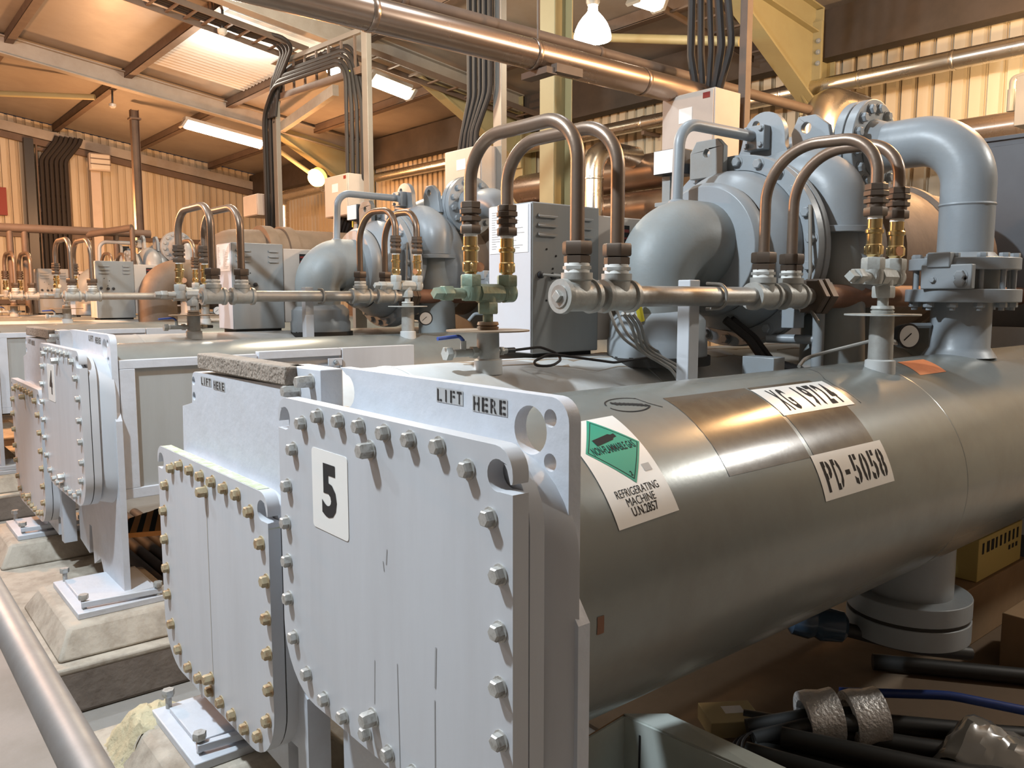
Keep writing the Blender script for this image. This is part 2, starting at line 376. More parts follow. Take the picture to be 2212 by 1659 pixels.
# ------------------------------------------------------------------ vessel: tube sheets, two shells, legs
def make_vessel():
    t = thing('chiller_vessel', '', 'pressure vessel', (-2.35, 2.6, -1.70))
    # right tube sheet with lifting eye, two small holes and a stepped lower edge, running down to its foot
    xr = -1.228
    out = [(-2.27,-1.62),(-2.02,-1.66),(-1.98,-1.46),(-1.92,-1.46),(-1.90,-1.70),(-1.72,-1.62),(-1.66,-1.70),(-1.195,-1.70),(-1.195,-.70),(xr,-.655)]
    out += [(xr-.055+.055*math.cos(a), -.215-.055+.055*math.sin(a)) for a in [PI/2*k/6 for k in range(7)]]
    out += [(-2.235,-.215)]+[(-2.20+.05*math.cos(a), -.285+.05*math.sin(a)) for a in [PI/2-PI*k/10 for k in range(11)]]+[(-2.235,-.34),(-2.27,-.34)]
    sheet = part(t, 'tube_sheet', MB().plate([out, circ(-1.353,-.296,.055,28), circ(-1.287,-.262,.02,18), circ(-1.287,-.359,.02,18)], XZ, 1.175, 1.21), m_sheet, .004)
    def lift(rects, y):
        for word, r in rects:
            dx = (r[1]-r[0])
            l = part(sheet if y > 1.12 else lsheet, 'lettering', spaced(MB(), word, (r[0], r[1], r[2]+.003, r[3]-.003), XZ, y-.0022, .30, .02, None, .0016), m_ink)
            p = strip(MB(), r, XZ, y-.0012)
            part(sheet if y > 1.12 else lsheet, 'stencil_patch', p, m_greysten)
    lift([('LIFT', (-1.718,-1.604,-.268,-.231)), ('HERE', (-1.565,-1.432,-.276,-.236))], 1.175)
    part(t, 'middle_plate', MB().plate([rrect(-2.50,-2.268,-1.30,-.222,.0)], XZ, 1.125, 1.20), m_sheet, .004)
    inst(t, 'bolt', B_tall, (-2.33,1.125,-.262)); inst(t, 'bolt', B_tall, (-2.43,1.125,-.30))
    # left tube sheet, mirrored, thicker
    lo = [(-2.36,-1.66),(-2.36,-1.30),(-2.436,-1.25),(-2.436,-.285),(-3.30,-.300)]
    lo += [(-3.345+.04-.04*math.sin(a), -.30-.04+.04*math.cos(a)) for a in [PI/2*k/5 for k in range(6)]]
    lo += [(-3.355,-.43),(-3.475,-.455),(-3.49,-.70),(-3.49,-1.55),(-3.40,-1.55),(-3.40,-1.70),(-2.95,-1.70),(-2.90,-1.62),(-2.52,-1.64),(-2.52,-1.50),(-2.44,-1.50),(-2.44,-1.66)]
    lsheet = part(t, 'tube_sheet', MB().plate([list(reversed(lo)), circ(-3.327,-.338,.017,16), circ(-3.327,-.40,.017,16)], XZ, 1.095, 1.175), m_sheet, .005)
    lift([('LIFT', (-3.235,-3.125,-.346,-.312)), ('HERE', (-3.10,-2.985,-.352,-.316))], 1.095)
    part(t, 'insulation_board', MB().box(-3.245,-2.432,1.085,1.165,-.284,-.222), m_slab, .006, label='crumbling brown board lying along the top edge')
    part(t, 'condenser_shell', MB().lathe((-1.77,1.20,-.767), (0,1,0), [(0,.475),(5.3,.475)], 72), m_shell)
    part(t, 'evaporator_shell', MB().lathe((-2.90,1.17,-.865), (0,1,0), [(0,.575),(5.3,.575)], 72), m_evap)
    w = MB()
    for yy in (1.75, 3.05, 4.9): w.lathe((-2.90,yy,-.865), (0,1,0), [(0,.576),(.006,.579),(.012,.576)], 72, False)
    part(t, 'weld_seam', w, m_evap)
    # bottom outlet on the condenser
    n = MB(); n.lathe((-1.77,4.05,-1.20), (0,0,-1), [(0,.20),(.30,.20)], 40)
    n.lathe((-1.77,4.05,-1.46), (0,0,-1), [(0,.285),(.09,.285)], 48)
    noz = part(t, 'outlet_nozzle', n, m_paint, .004)
    part(noz, 'gasket', MB().lathe((-1.77,4.05,-1.55), (0,0,-1), [(0,.278),(.018,.278)], 48), m_gap)
    part(noz, 'blind_flange', MB().lathe((-1.77,4.05,-1.568), (0,0,-1), [(0,.285),(.10,.285)], 48), m_paint, .004)
    # end plate far away and feet
    part(t, 'end_plate', MB().plate([rrect(-3.48,-1.2,-1.70,-.22,.05)], XZ, 6.45, 6.50), m_sheet)
    for x0, x1 in ((-1.69,-1.04),(-3.42,-2.90)):
        f = part(t, 'foot_plate', MB().box(x0,x1,.90,1.36,-1.735,-1.70), m_sheet, .004)
        part(f, 'upper_plate', MB().box(x0+.07,x1-.12,.95,1.33,-1.70,-1.68), m_sheet, .003)
        part(f, 'clamp_bar', MB().bar((x1-.06,.93,-1.672),(x1-.02,1.34,-1.672),.03,.03), m_sheet, .003)
        for px, py in ((x0+.03,.96),(x1-.07,.945),(x1-.02,1.32)):
            part(f, 'anchor_bolt', MB().cyl((px,py,-1.70),(px,py,-1.645),.013,12).hexnut((px,py,-1.648),UP,.028,.026), m_bolt)
    lb = MB()
    return t
vessel = make_vessel()

# ------------------------------------------------------------------ plinth under each machine's near end
def make_plinth():
    t = thing('concrete_plinth', '', 'concrete base', (-2.3, 1.2, -2.13))
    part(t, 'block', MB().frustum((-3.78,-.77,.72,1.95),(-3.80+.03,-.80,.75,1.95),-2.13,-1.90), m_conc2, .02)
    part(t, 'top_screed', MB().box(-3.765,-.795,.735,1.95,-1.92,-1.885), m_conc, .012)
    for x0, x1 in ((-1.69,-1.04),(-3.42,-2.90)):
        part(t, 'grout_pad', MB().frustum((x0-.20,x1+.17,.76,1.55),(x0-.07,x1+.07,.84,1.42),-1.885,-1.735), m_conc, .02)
    return t
plinth = make_plinth()

# ------------------------------------------------------------------ compressor on top of the vessels
def make_compressor(kind='open'):
    t = thing('compressor', '', 'compressor', (-2.68, 4.2, -.30))
    cx, cz = -2.68, .24; Y = Vector((0,1,0))
    part(t, 'suction_base', MB().lathe((-2.70,3.19,-.20), UP, [(-.10,.25),(-.02,.25),(0,.24),(.08,.24),(.095,.23),(.13,.19)], 44, True), m_paint)
    part(t, 'gasket', MB().lathe((-2.70,3.20,-.34), UP, [(0,.26),(.045,.26)], 40), m_gap)
    part(t, 'suction_elbow', MB().tube([(-2.70,3.17,-.14),(-2.70,3.17,.265),(cx,3.62,.265)], lambda s: .188+.035*min(1,max(0,s*1.15-.12)), .395, 40, 18), m_paint_dusty)
    part(t, 'inlet_disc', MB().lathe((cx,3.50,cz), Y, [(0,.325),(.03,.345),(.075,.345),(.10,.33)], 56), m_paint, .003)
    part(t, 'inlet_band', MB().lathe((cx,3.60,cz), Y, [(0,.34),(.02,.345)], 56), m_tube)
    part(t, 'inlet_casing', MB().lathe((cx,3.6,cz), Y, [(0,.34),(.04,.39),(.10,.42),(.20,.43)], 64), m_paint)
    ring = part(t, 'bolt_ring', MB().lathe((cx,3.77,cz), Y, [(0,.43),(0,.51),(.05,.515),(.055,.50),(.06,.50),(.065,.515),(.11,.515),(.11,.44)], 72, False), m_paint, .003)
    for k in range(22):
        a = 2*PI*k/22+.1; inst(ring, 'bolt', B_paint, (cx+.472*math.cos(a), 3.77, cz+.472*math.sin(a)))
    # volute
    part(t, 'volute', MB().lathe((cx,3.88,cz), Y, [(0,.44),(.04,.46),(.12,.46),(.18,.42),(.30,.40),(.58,.40)], 64), m_paint)
    v = MB(); pts = []
    for k in range(30):
        a = -PI*.55-2*PI*.80*k/29; rr = .40+.05*k/29; pts.append((cx+rr*math.cos(a), 4.20, cz+rr*math.sin(a)))
    v.tube(pts, lambda s: .08+.09*s, .01, 24, 2)
    part(t, 'scroll', v, m_paint)
    part(t, 'discharge_neck', MB().tube([(cx-.30,4.22,.62),(cx-.10,4.42,.80),(-2.36,4.48,.80)], lambda s: .17-.045*s, .25, 28, 8), m_paint)
    lg = MB()
    lg.plate([[(cx-.20,.70),(cx+.20,.70),(cx+.145,.82)]+[(cx+.01+.13*math.cos(a),.88+.13*math.sin(a)) for a in [PI*k/14 for k in range(15)]]+[(cx-.135,.82)], circ(cx-.04,.945,.024)], XZ, 4.02, 4.06)
    part(t, 'lifting_lug', lg, m_paint, .004)
    part(t, 'lifting_lug', MB().plate([[(cx+.10,.74),(cx+.34,.74),(cx+.30,.92),(cx+.22,.985),(cx+.12,.985),(cx+.08,.90)], circ(cx+.17,.92,.03)], XZ, 4.18, 4.22), m_paint, .004)
    part(t, 'lifting_lug', MB().plate([[(cx-.24,.64),(cx-.02,.64),(cx-.02,.80),(cx-.06,.84),(cx-.20,.84),(cx-.24,.78)], circ(cx-.13,.77,.022)], XZ, 3.70, 3.74), m_paint_dusty, .004)
    # balance pipe from the elbow to the casing
    bp = part(t, 'balance_pipe', MB().tube([(-2.75,3.38,.40),(-2.75,3.40,.885),(cx-.02,4.0,.875)], .030, .12, 16, 8), m_paint)
    part(bp, 'pipe_socket', MB().lathe((-2.75,3.385,.435), UP, [(0,.045),(.05,.045),(.06,.034)], 18), m_paint)
    fl = part(bp, 'flange_block', MB().box(cx-.075,cx+.055,3.955,4.02,.80,.93), m_paint, .006)
    for dx in (-.055,.035): inst(fl, 'bolt', B_small, (cx+dx,3.955,.825)); inst(fl, 'bolt', B_small, (cx+dx,3.955,.91))
    # right-hand drain branch with flange plate
    part(t, 'side_branch', MB().tube([(cx-.05,4.10,.62),(cx+.22,4.08,.66),(cx+.42,4.08,.56),(cx+.43,4.08,.355)], .150, [0,.2,.14,0], 32, 8), m_paint)
    part(t, 'branch_flange', MB().lathe((cx+.43,4.08,.325), UP, [(0,.185),(.032,.185)], 40), m_paint, .003)
    part(t, 'branch_support', MB().lathe((cx+.43,4.08,-.50), UP, [(0,.17),(.60,.15),(.825,.115)], 28), m_paint_dusty)
    part(t, 'capillary_pipe', MB().tube([(cx+.46,3.76,.45),(cx+.50,3.72,.1),(cx+.46,3.74,-.02),(cx+.62,3.60,-.12)], .009, .12, 8), m_galv)
    # motor
    part(t, 'motor_casing', MB().lathe((cx,4.44,cz), Y, [(0,.40),(.25,.42),(.3,.50),(.36,.50),(.37,.47),(1.0,.47),(1.01,.50),(1.08,.50),(1.09,.47),(1.7,.47),(1.75,.40)], 56), m_lag)
    part(t, 'support_leg', MB().box(cx-.35,cx+.35,4.65,4.78,-.42,cz-.20), m_paint_dusty, .004)
    part(t, 'support_leg', MB().box(cx-.35,cx+.35,5.7,5.83,-.42,cz-.20), m_paint_dusty, .004)
    return t
comp = make_compressor()

# ------------------------------------------------------------------ discharge pipe
def make_discharge():
    t = thing('discharge_pipe', '', 'pipe', (-1.77, 4.48, -.29))
    ex = Vector((1,0,0)); z = .81
    for d, nm in ((-.105,'flange'),(-.045,'flange')):
        f = part(t, nm, MB().lathe((-2.27+d,4.48,z), ex, [(0,.262),(.052,.262)], 48), m_paint, .004)
        if d > -.1:
            for k in range(14):
                a = 2*PI*k/14+.15; inst(f, 'bolt', B_paint, (-2.262,4.48+.212*math.cos(a),z+.212*math.sin(a)), ex)
    part(t, 'gasket', MB().lathe((-2.324,4.48,z), ex, [(0,.257),(.01,.257)], 48), m_gap)
    part(t, 'elbow', MB().tube([(-2.27,4.48,z),(-1.77,4.48,z),(-1.77,4.48,.20)], .128, .37, 40, 16), m_paint)
    part(t, 'weld_bead', MB().lathe((-1.77,4.48,.452), UP, [(0,.128),(.008,.134),(.016,.128)], 40, False), m_paint)
    part(t, 'neck_collar', MB().lathe((-2.26,4.48,z), ex, [(0,.155),(.04,.14),(.07,.128)], 40, False), m_paint)
    def fl(z0, h, r): return part(t, 'flange', MB().lathe((-1.77,4.48,z0), UP, [(0,r),(h,r)], 56), m_paint, .004)
    f1 = fl(.13,.06,.255); f2 = fl(-.03,.065,.265)
    part(t, 'weld_neck', MB().lathe((-1.77,4.48,.19), UP, [(0,.16),(.03,.135)], 40, False), m_paint)
    part(t, 'valve_body', MB().lathe((-1.77,4.48,.035), UP, [(0,.17),(.095,.17)], 40), m_paint_dusty)
    for k in range(12):
        a = 2*PI*k/12+.2; x = -1.77+.225*math.cos(a); y = 4.48+.225*math.sin(a)
        part(f2, 'stud', MB().cyl((x,y,-.07),(x,y,.20),.013,10).hexnut((x,y,.19),UP,.022,.024).hexnut((x,y,-.055),UP,.025,.026), m_paint)
    br = part(t, 'side_bracket', MB().box(-1.86,-1.62,4.20,4.245,.035,.155).box(-1.83,-1.72,4.19,4.25,.14,.215), m_paint, .006)
    inst(br, 'bolt', B_small, (-1.80,4.20,.08)); inst(br, 'bolt', B_paint, (-1.67,4.20,.10)); inst(br, 'bolt', B_paint, (-1.67,4.20,.07))
    part(t, 'riser', MB().lathe((-1.77,4.48,-.31), UP, [(0,.175),(.03,.155),(.05,.142),(.28,.142)], 40), m_paint)
    part(t, 'drain_tap', MB().tube([(-1.87,4.36,-.15),(-1.93,4.25,-.15),(-1.95,4.2,-.21)], .014, .04, 10), m_paint)
    return t
disch = make_discharge()

# ------------------------------------------------------------------ control cabinet
def make_cabinet():
    t = thing('control_cabinet', '', 'cabinet', (-3.04, 2.75, -.27))
    x0, x1, y0, y1, z0, z1 = -3.20, -2.88, 2.51, 2.95, -.27, .435
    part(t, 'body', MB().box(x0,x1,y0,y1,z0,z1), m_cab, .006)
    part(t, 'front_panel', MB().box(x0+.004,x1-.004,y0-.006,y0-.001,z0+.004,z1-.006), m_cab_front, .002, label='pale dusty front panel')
    sh = part(t, 'data_sheet', strip(MB(), (x0+.012,x1-.02,.205,.425), XZ, y0-.008), m_paper, label='white printed sheet')
    ln = MB()
    for k in range(16):
        zz = .40-.0115*k; strip(ln, (x0+.03,x0+.055+.045*random.random(),zz,zz+.003), XZ, y0-.0095)
        if k > 1: strip(ln, (x0+.15,x0+.19+.09*random.random(),zz,zz+.0025), XZ, y0-.0095)
    part(sh, 'print', ln, m_greysten)
    for a, b in ((2.545,2.665),(2.82,2.90)):
        for k in range(3):
            zz = .365-.043*k
            part(t, 'louvre', MB().plate([rrect(a,b,zz,zz+.02,.008,3)], lambda u,v,s: Vector((s+(.010 if v < zz+.01 else .004)*(s > x1),u,v)), x1-.001, x1+.001), m_cab)
    for yy, zz in ((2.56,.10),(2.64,.095),(2.70,.095)):
        part(t, 'cable_gland', MB().lathe((x1,yy,zz), (1,0,0), [(0,.017),(.012,.017),(.014,.010)], 14), m_black)
    for yy, zz in ((2.6,.22),(2.66,.19),(2.64,.13),(2.6,-.02)): part(t, 'screw', MB().lathe((x1,yy,zz), (1,0,0), [(0,.005),(.003,.005)], 8), m_ink)
    p2 = part(t, 'rear_section', MB().box(x0-.02,x1-.01,2.952,3.35,-.22,.40), m_box, .006, label='dusty brown rear section')
    part(p2, 'warning_plate', MB().box(x1-.01,x1-.007,3.10,3.18,.27,.36), m_ink)
    part(p2, 'warning_stripe', MB().box(x1-.007,x1-.0055,3.105,3.175,.325,.34).box(x1-.007,x1-.0055,3.105,3.175,.29,.30), m_red)
    part(t, 'base_channel', MB().box(x0+.02,x1-.03,y0+.03,y1-.02,-.36,z0), m_gap)
    return t
cabinet = make_cabinet()
# small gauge box with printed face by the compressor
def make_gaugebox():
    t = thing('gauge_box', '', 'instrument box', (-3.10,3.83,.62))
    part(t, 'housing', MB().box(-3.22,-3.04,3.75,3.93,.70,.84), m_black, .005)
    part(t, 'printed_face', MB().box(-3.215,-3.05,3.742,3.749,.705,.835), m_paper)
    part(t, 'terminal_box', MB().box(-3.02,-2.90,3.86,3.98,.63,.80), m_paint, .008)
    part(t, 'bracket', MB().box(-3.22,-2.86,3.76,3.98,.52,.545).box(-3.20,-3.14,3.80,3.90,.545,.70).box(-3.22,-3.16,3.78,3.9,-.30,.52).box(-3.0,-2.93,3.88,3.95,.545,.63), m_paint_dusty, .003)
    return t
gaugebox = make_gaugebox()

# ------------------------------------------------------------------ header pipe with tees, and its post
TY = (2.09, 2.30, 3.27, 3.50); HX = -2.15
def make_header():
    t = thing('vent_header_pipe', '', 'pipe', (HX, 3.0, -.05)); Y = Vector((0,1,0))
    part(t, 'pipe', MB().cyl((HX,2.0,0),(HX,3.74,0),.041,28), m_steel)
    part(t, 'end_plug', MB().lathe((HX,2.03,0), -Y, [(0,.056),(.012,.056),(.016,.045)], 28).lathe((HX,2.016,0), -Y, [(0,.025),(.03,.023)], 4), m_fit, .002)
    for y in TY:
        f = MB(); L = .085
        f.lathe((HX,y-L,0), Y, [(0,.062),(.02,.064),(.022,.055),(2*L-.022,.055),(2*L-.02,.064),(2*L,.062)], 28)
        f.lathe((HX,y,0), UP, [(0,.052),(.055,.052),(.06,.058),(.085,.058)], 28)
        e = part(t, 'tee_fitting', f, m_fit, 0, 40)
        part(e, 'thread_tape', MB().lathe((HX,y,.085), UP, [(0,.046),(.035,.046)], 24), m_tape)
        part(e, 'reducing_bush', MB().hexnut((HX,y,.096), UP, .014, .054), m_fit)
    part(t, 'union', MB().hexnut((HX,3.66,0), Y, .045, .092).hexnut((HX,3.712,0), Y, .05, .098).hexnut((HX,3.77,0), Y, .035, .080), m_union)
    part(t, 'main_pipe', MB().cyl((HX,3.79,0),(HX,6.4,0),.060,28), m_rust, label='rust-red painted length')
    part(t, 'pipe_collar', MB().lathe((HX,5.5,0), Y, [(0,.075),(.10,.075)], 24), m_rust)
    return t
header = make_header()
def make_post():
    t = thing('pipe_support_post', '', 'support post', (-2.245, 2.86, -.55))
    part(t, 'post', MB().box(-2.275,-2.21,2.82,2.89,-.66,.07), m_cover, .004)
    part(t, 'u_bolt', MB().tube([(-2.205,2.93,.055),(HX+.045,2.93,.05),(HX+.052,2.93,-.052),(-2.205,2.93,-.055)], .0075, .045, 10), m_galv)
    return t
post = make_post()

# ------------------------------------------------------------------ relief valve stands
def make_relief(name, x, yc, ys, zoff, mbody, gauge=False):
    t = thing(name, '', 'relief valve', (x, yc, -.29+zoff*.3)); Y = Vector((0,1,0)); z = zoff
    sp = part(t, 'standpipe', MB().lathe((x,yc,-.32), UP, [(0,.05),(.17+z,.048)], 24), m_fit)
    part(sp, 'base_flange', MB().lathe((x,yc,-.30), UP, [(-.03,.062),(.03,.060),(.035,.05)], 28), m_evap)
    part(t, 'drip_disc', MB().lathe((x,yc,-.148+z), UP, [(0,.178 if not gauge else .150),(.006,.178 if not gauge else .150)], 40), m_rustdisc if not gauge else mbody)
    part(t, 'lock_ring', MB().lathe((x,yc,-.142+z), UP, [(0,.043),(.012,.047),(.016,.038),(.022,.047),(.034,.043)], 24), m_rustdisc if not gauge else mbody)
    part(t, 'nipple', MB().lathe((x,yc,-.11+z), UP, [(0,.022),(.07,.022)], 16).hexnut((x,yc,-.075+z), UP, .035, .034), mbody)
    b = MB(); zb = .012+z; y0, y1 = ys
    b.cyl((x,y0-.03,zb),(x,y1+.01,zb),.032,20)
    b.lathe((x,(y0+y1)/2-.06,zb), Y, [(0,.04),(.12,.04)], 8)
    b.hexnut((x,yc,-.075+z), UP, .05, .045); b.cyl((x,yc,-.04+z),(x,yc,zb),.036,16)
    for y in ys: b.lathe((x,y,zb-.03), UP, [(0,.036),(.02,.042),(.06,.042)], 20); b.hexnut((x,y,zb+.028), UP, .05, .046)
    b.lathe((x,y1,zb), Y, [(-.02,.04),(.03,.038),(.042,.02)], 20)
    bd = part(t, 'three_way_valve', b, mbody)
    part(bd, 'stem', MB().cyl((x,y0-.115,zb),(x,y0-.03,zb),.022,16).hexnut((x,y0-.10,zb), -Y, .045, .034).lathe((x,y0-.142,zb), -Y, [(0,.027),(.045,.022)], 4), mbody)
    for i, y in enumerate(ys):
        zt = zb+.078
        v = part(t, 'brass_valve', MB().lathe((x,y,zt), UP, [(0,.020),(.008,.026),(.012,.034),(.05,.034),(.055,.030),(.095,.030),(.10,.036),(.112,.036),(.118,.029),(.155,.029)], 24), m_brass)
        part(v, 'thread_tape', MB().lathe((x,y,zt-.012), UP, [(0,.026),(.014,.027)], 20), m_tape)
        part(v, 'thread_tape', MB().lathe((x,y,zt+.155), UP, [(0,.029),(.02,.029)], 20), m_tape)
        part(v, 'hex_body', MB().hexnut((x,y,zt+.012), UP, .035, .037), m_brass)
        if i == (0 if not gauge else 1): part(v, 'copper_tag', MB().lathe((x+.035,y+.02*(1 if not gauge else -2),zt+.03), (1,-.3,.1), [(0,.02),(.002,.02)], 18), m_copperdisc)
    if gauge:
        g = part(t, 'pressure_gauge', MB().lathe((x+.05,yc+.13,-.17), (1,-.55,.05), [(-.04,.05),(0,.055),(.012,.055)], 32), m_black)
        part(g, 'dial', MB().lathe(Vector((x+.05,yc+.13,-.17))+Vector((1,-.55,.05)).normalized()*.0125, (1,-.55,.05), [(0,.046),(.001,.046)], 32), m_paper)
        dd = Vector((1,-.55,.05)).normalized(); o = Vector((x+.05,yc+.13,-.17))+dd*.015; sd = dd.cross(UP).normalized()
        part(g, 'needle', MB().bar(o-sd*.008+UP*.012, o+sd*.026-UP*.018, .004, .002, dd), m_ink)
        part(g, 'gauge_pipe', MB().tube([(x+.02,yc+.04,-.19),(x+.02,yc+.13,-.2),(x+.03,yc+.13,-.17)], .012, .02, 10), m_fit)
    else:
        bv = part(t, 'ball_valve', MB().cyl((x,yc-.22,-.235),(x,yc-.03,-.235),.017,16).hexnut((x,yc-.225,-.235), Y, .03, .03).hexnut((x,yc-.09,-.235), Y, .025, .027).cyl((x,yc-.13,-.235),(x,yc-.13,-.185),.012,10), m_palefit)
        part(bv, 'lever', MB().tube([(x,yc-.13,-.185),(x,yc-.15,-.165),(x,yc-.26,-.172)], .008, .02, 8), m_bluelever, label='blue lever')
        part(bv, 'thread_tape', MB().cyl((x,yc-.19,-.235),(x,yc-.18,-.235),.0185,16), m_tape)
        s = part(t, 'sensor', MB().cyl((x,yc+.04,-.235),(x,yc+.10,-.235),.014,12).hexnut((x,yc+.06,-.235), Y, .02, .02), m_fit)
        part(s, 'sensor_plug', MB().cyl((x,yc+.10,-.235),(x,yc+.145,-.235),.013,12), m_black)
    return t
reliefL = make_relief('relief_valve_stand', -2.74, 2.14, (2.05,2.245), 0.0, m_green)
reliefR = make_relief('relief_valve_stand', -1.655, 3.40, (3.30,3.49), .068, m_palefit, True)

# ------------------------------------------------------------------ copper vent loops between relief valves and header
def make_loop(xv, yv, yh, zv, ztop, bl, br, r=.0265):
    # xv,yv: valve; yh: tee on the header
    t = thing('vent_loop_pipe', '', 'pipe', ((xv+HX)/2, (yv+yh)/2, .12))
    sgn = 1 if xv < HX else -1
    part(t, 'tube', MB().tube([(xv,yv,zv+.02),(xv,yv,ztop),(HX,yh,ztop+.015),(HX,yh,.16)], r, [0,bl,br,0], 20, 12), m_tube)
    part(t, 'lower_union', MB().hexnut((HX,yh,.118), UP, .03, .050).hexnut((HX,yh,.15), UP, .048, .056), m_union)
    u = MB().hexnut((xv,yv,zv-.005), UP, .035, .046).lathe((xv,yv,zv+.03), UP, [(0,.036),(.05,.036)], 16).hexnut((xv,yv,zv+.075), UP, .022, .048).hexnut((xv,yv,zv+.045), UP, .02, .047)
    part(t, 'upper_union', u.hexnut((xv,yv,zv+.097), UP, .028, .044), m_union)
    return t
loops = [make_loop(-2.74,2.05,TY[0],.262,.635,.26,.16), make_loop(-2.74,2.245,TY[1],.262,.635,.26,.17),
         make_loop(-1.655,3.30,TY[2],.330,.645,.27,.27,.025), make_loop(-1.655,3.49,TY[3],.330,.645,.27,.27,.025)]

# ------------------------------------------------------------------ the machine row: copy every thing of the nearest machine to the ones behind it
OFF = (0.0, -3.7, -8.15, -11.85)
WHO = ('nearest machine', 'second machine numbered 4', 'third machine back', 'farthest machine at far left')
CAT = []
def row(root, fmt, group=None, skip=()):
    out = [root]
    for n in range(4):
        if n in skip: continue
        o = root if n == 0 else copy_tree(root, None, OFF[n])
        o['label'] = fmt.format(WHO[n])
        if group: o['group'] = group
        if n: out.append(o)
    return out
coversA = row(coverA, 'large pale grey bolted end cover of the {}', 'large bolted end covers')
coversB = row(coverB, 'small end cover with rusty bolts on the {}', 'small end covers with rusty bolts')
vessels = row(vessel, 'grey twin-shell steel vessel of the {}', 'twin-shell vessels')
row(plinth, 'dusty concrete plinth under the {}', 'concrete plinths')
comps = row(comp, 'blue-grey compressor with suction elbow on top of the {}', 'compressors', (2,))
row(disch, 'blue-grey discharge pipe bending down into the shell of the {}', 'discharge pipes', (2,))
row(cabinet, 'grey control cabinet with louvres on the {}', 'control cabinets')
row(gaugebox, 'small black gauge box by the compressor of the {}', 'gauge boxes', (2,))
row(header, 'horizontal steel header pipe with tees above the {}', 'header pipes')
row(post, 'pale square post holding the header pipe of the {}', 'header pipe posts', (2,))
row(reliefL, 'twin brass relief valves on the near end of the {}', 'relief valve stands')
row(reliefR, 'twin brass relief valves with pressure gauge midway on the {}', 'relief valve stands')
for l, nm in zip(loops, ('first', 'second', 'third', 'fourth')):
    row(l, nm + ' bent copper loop pipe from the near end on the {}', 'copper loop pipes')
coverA['label'] = 'large pale grey bolted cover with number 5 sticker'
coversA[1]['label'] = 'large bolted cover with number 4 sticker, left of number 5'
coverB['label'] = 'small rusty-bolted cover just left of the cover numbered 5'
coversB[1]['label'] = 'small rusty-bolted cover just left of the cover numbered 4'
vessel['label'] = 'big grey steel vessel with hazard label, nearest the camera'

# number stickers
def number(cov, s, dx):
    y = 1.0075
    p = part(cov, 'number_sticker', MB().plate([[(u+dx, v) for u, v in rrect(-2.10,-1.893,-.648,-.42,.012,3)]], XZ, 1.0085, 1.0098), m_white, label='white number sticker')
    part(p, 'numeral', ink(MB(), s, (-2.04+dx,-1.955+dx,-.605,-.455), XZ, y, .035), m_ink)
number(coverA, '5', 0.0); number(coversA[1], '4', OFF[1])

# only the nearest valve stand has gone green
for o in bpy.data.objects:
    if o.type == 'MESH' and o.data.materials and o.data.materials[0] == m_green and top(o) is not reliefL:
        for sl_ in o.material_slots: sl_.link = 'OBJECT'; sl_.material = m_fit
m_moss = M('green_moss_stain', (.47,.49,.43), .8, 0, (.30,.36,.12), .9, 26); m_streak = M('grey_drip_stain', (.30,.31,.32), .5)
m_brown = M('brown_drip_stain', (.43,.41,.37), .5)
part(coverB, 'moss_stain', MB().box(-3.50,-2.50,1.012,1.05,-.6205,-.6185), m_moss)
part(coverB, 'moss_stain', MB().box(-2.445,-2.424,1.012,1.05,-.735,-.7305), m_moss)
for x, za, zb_, w_ in ((-1.497,-.93,-1.19,.0022),(-1.66,-.90,-1.17,.0016),(-1.77,-.93,-1.05,.0014),(-1.70,-.62,-.66,.0020),(-1.72,-.655,-.68,.0018),(-1.49,-.80,-.90,.003)):
    x2_ = x+.006*math.sin(x*90)
    part(coverA, 'scratch_mark', MB().add([XZ(x-w_,za,1.0092),XZ(x+w_,za,1.0092),XZ(x2_+w_,zb_,1.0092),XZ(x2_-w_,zb_,1.0092)], [(0,1,2,3)]), m_streak)
for x, za, zb_, w_ in ((-2.985,-.74,-1.45,.0035),):
    part(coverB, 'drip_stain', MB().add([XZ(x-w_,za,1.0092),XZ(x+w_,za,1.0092),XZ(x+w_*.5,zb_,1.0092),XZ(x-w_*.5,zb_,1.0092)], [(0,1,2,3)]), m_brown)

# labels, tape and bare patches on the nearest condenser shell
sh5 = [c for c in vessel.children if c.name.startswith('condenser_shell')][0]
SX, SZ, SR = -1.77, -.767, .475
def on_shell(u, v, t):                         # u along the shell (world y), v arc angle in degrees from horizontal, t height off the surface
    a = math.radians(v); r = SR+t; return Vector((SX+r*math.cos(a), u, SZ+r*math.sin(a)))
K = math.degrees(1/SR)                         # metres of arc -> degrees
def arc(u0, v0, rot=0):
    c, s = math.cos(rot), math.sin(rot)
    return lambda u, v, t: on_shell(u0+u*c-v*s, v0+(u*s+v*c)*K, t)
def poly(mb, pts, fmap, t): return mb.add([fmap(p[0], p[1], t) for p in pts], [tuple(range(len(pts)))])
def slab(name, u0, u1, v0, v1, mat, t, label=None, skew=0):
    n = 18; fm = lambda u, v, tt: on_shell(u+skew*(v-v0)/(v1-v0), v, tt)
    return part(sh5, name, strip(MB(), (u0,u1,v0,v1), fm, t, n), mat, label=label)
slab('bare_patch', 1.945, 2.375, 32.2, 72.5, m_bare, .0008, 'bare brown steel patch', .01)
slab('bare_patch', 2.40, 2.795, 32.5, 72.5, m_bare, .0008, 'bare brown steel patch', .0)
tp = part(sh5, 'orange_tape', strip(MB(), (3.58,3.84,64.5,82.7), lambda u,v,t: on_shell(u+.005*(v-64),v,t), .001, 6), m_orange, label='strip of orange tape')
xg = slab('identity_plate', 2.392, 2.855, 51.9, 70.3, m_white, .0016, 'white XG 19724 plate')
part(xg, 'lettering', spaced(MB(), 'XG 19724', (2.445,2.815,54.0,68.2), on_shell, .0022, .14, .03, 2.0), m_ink)
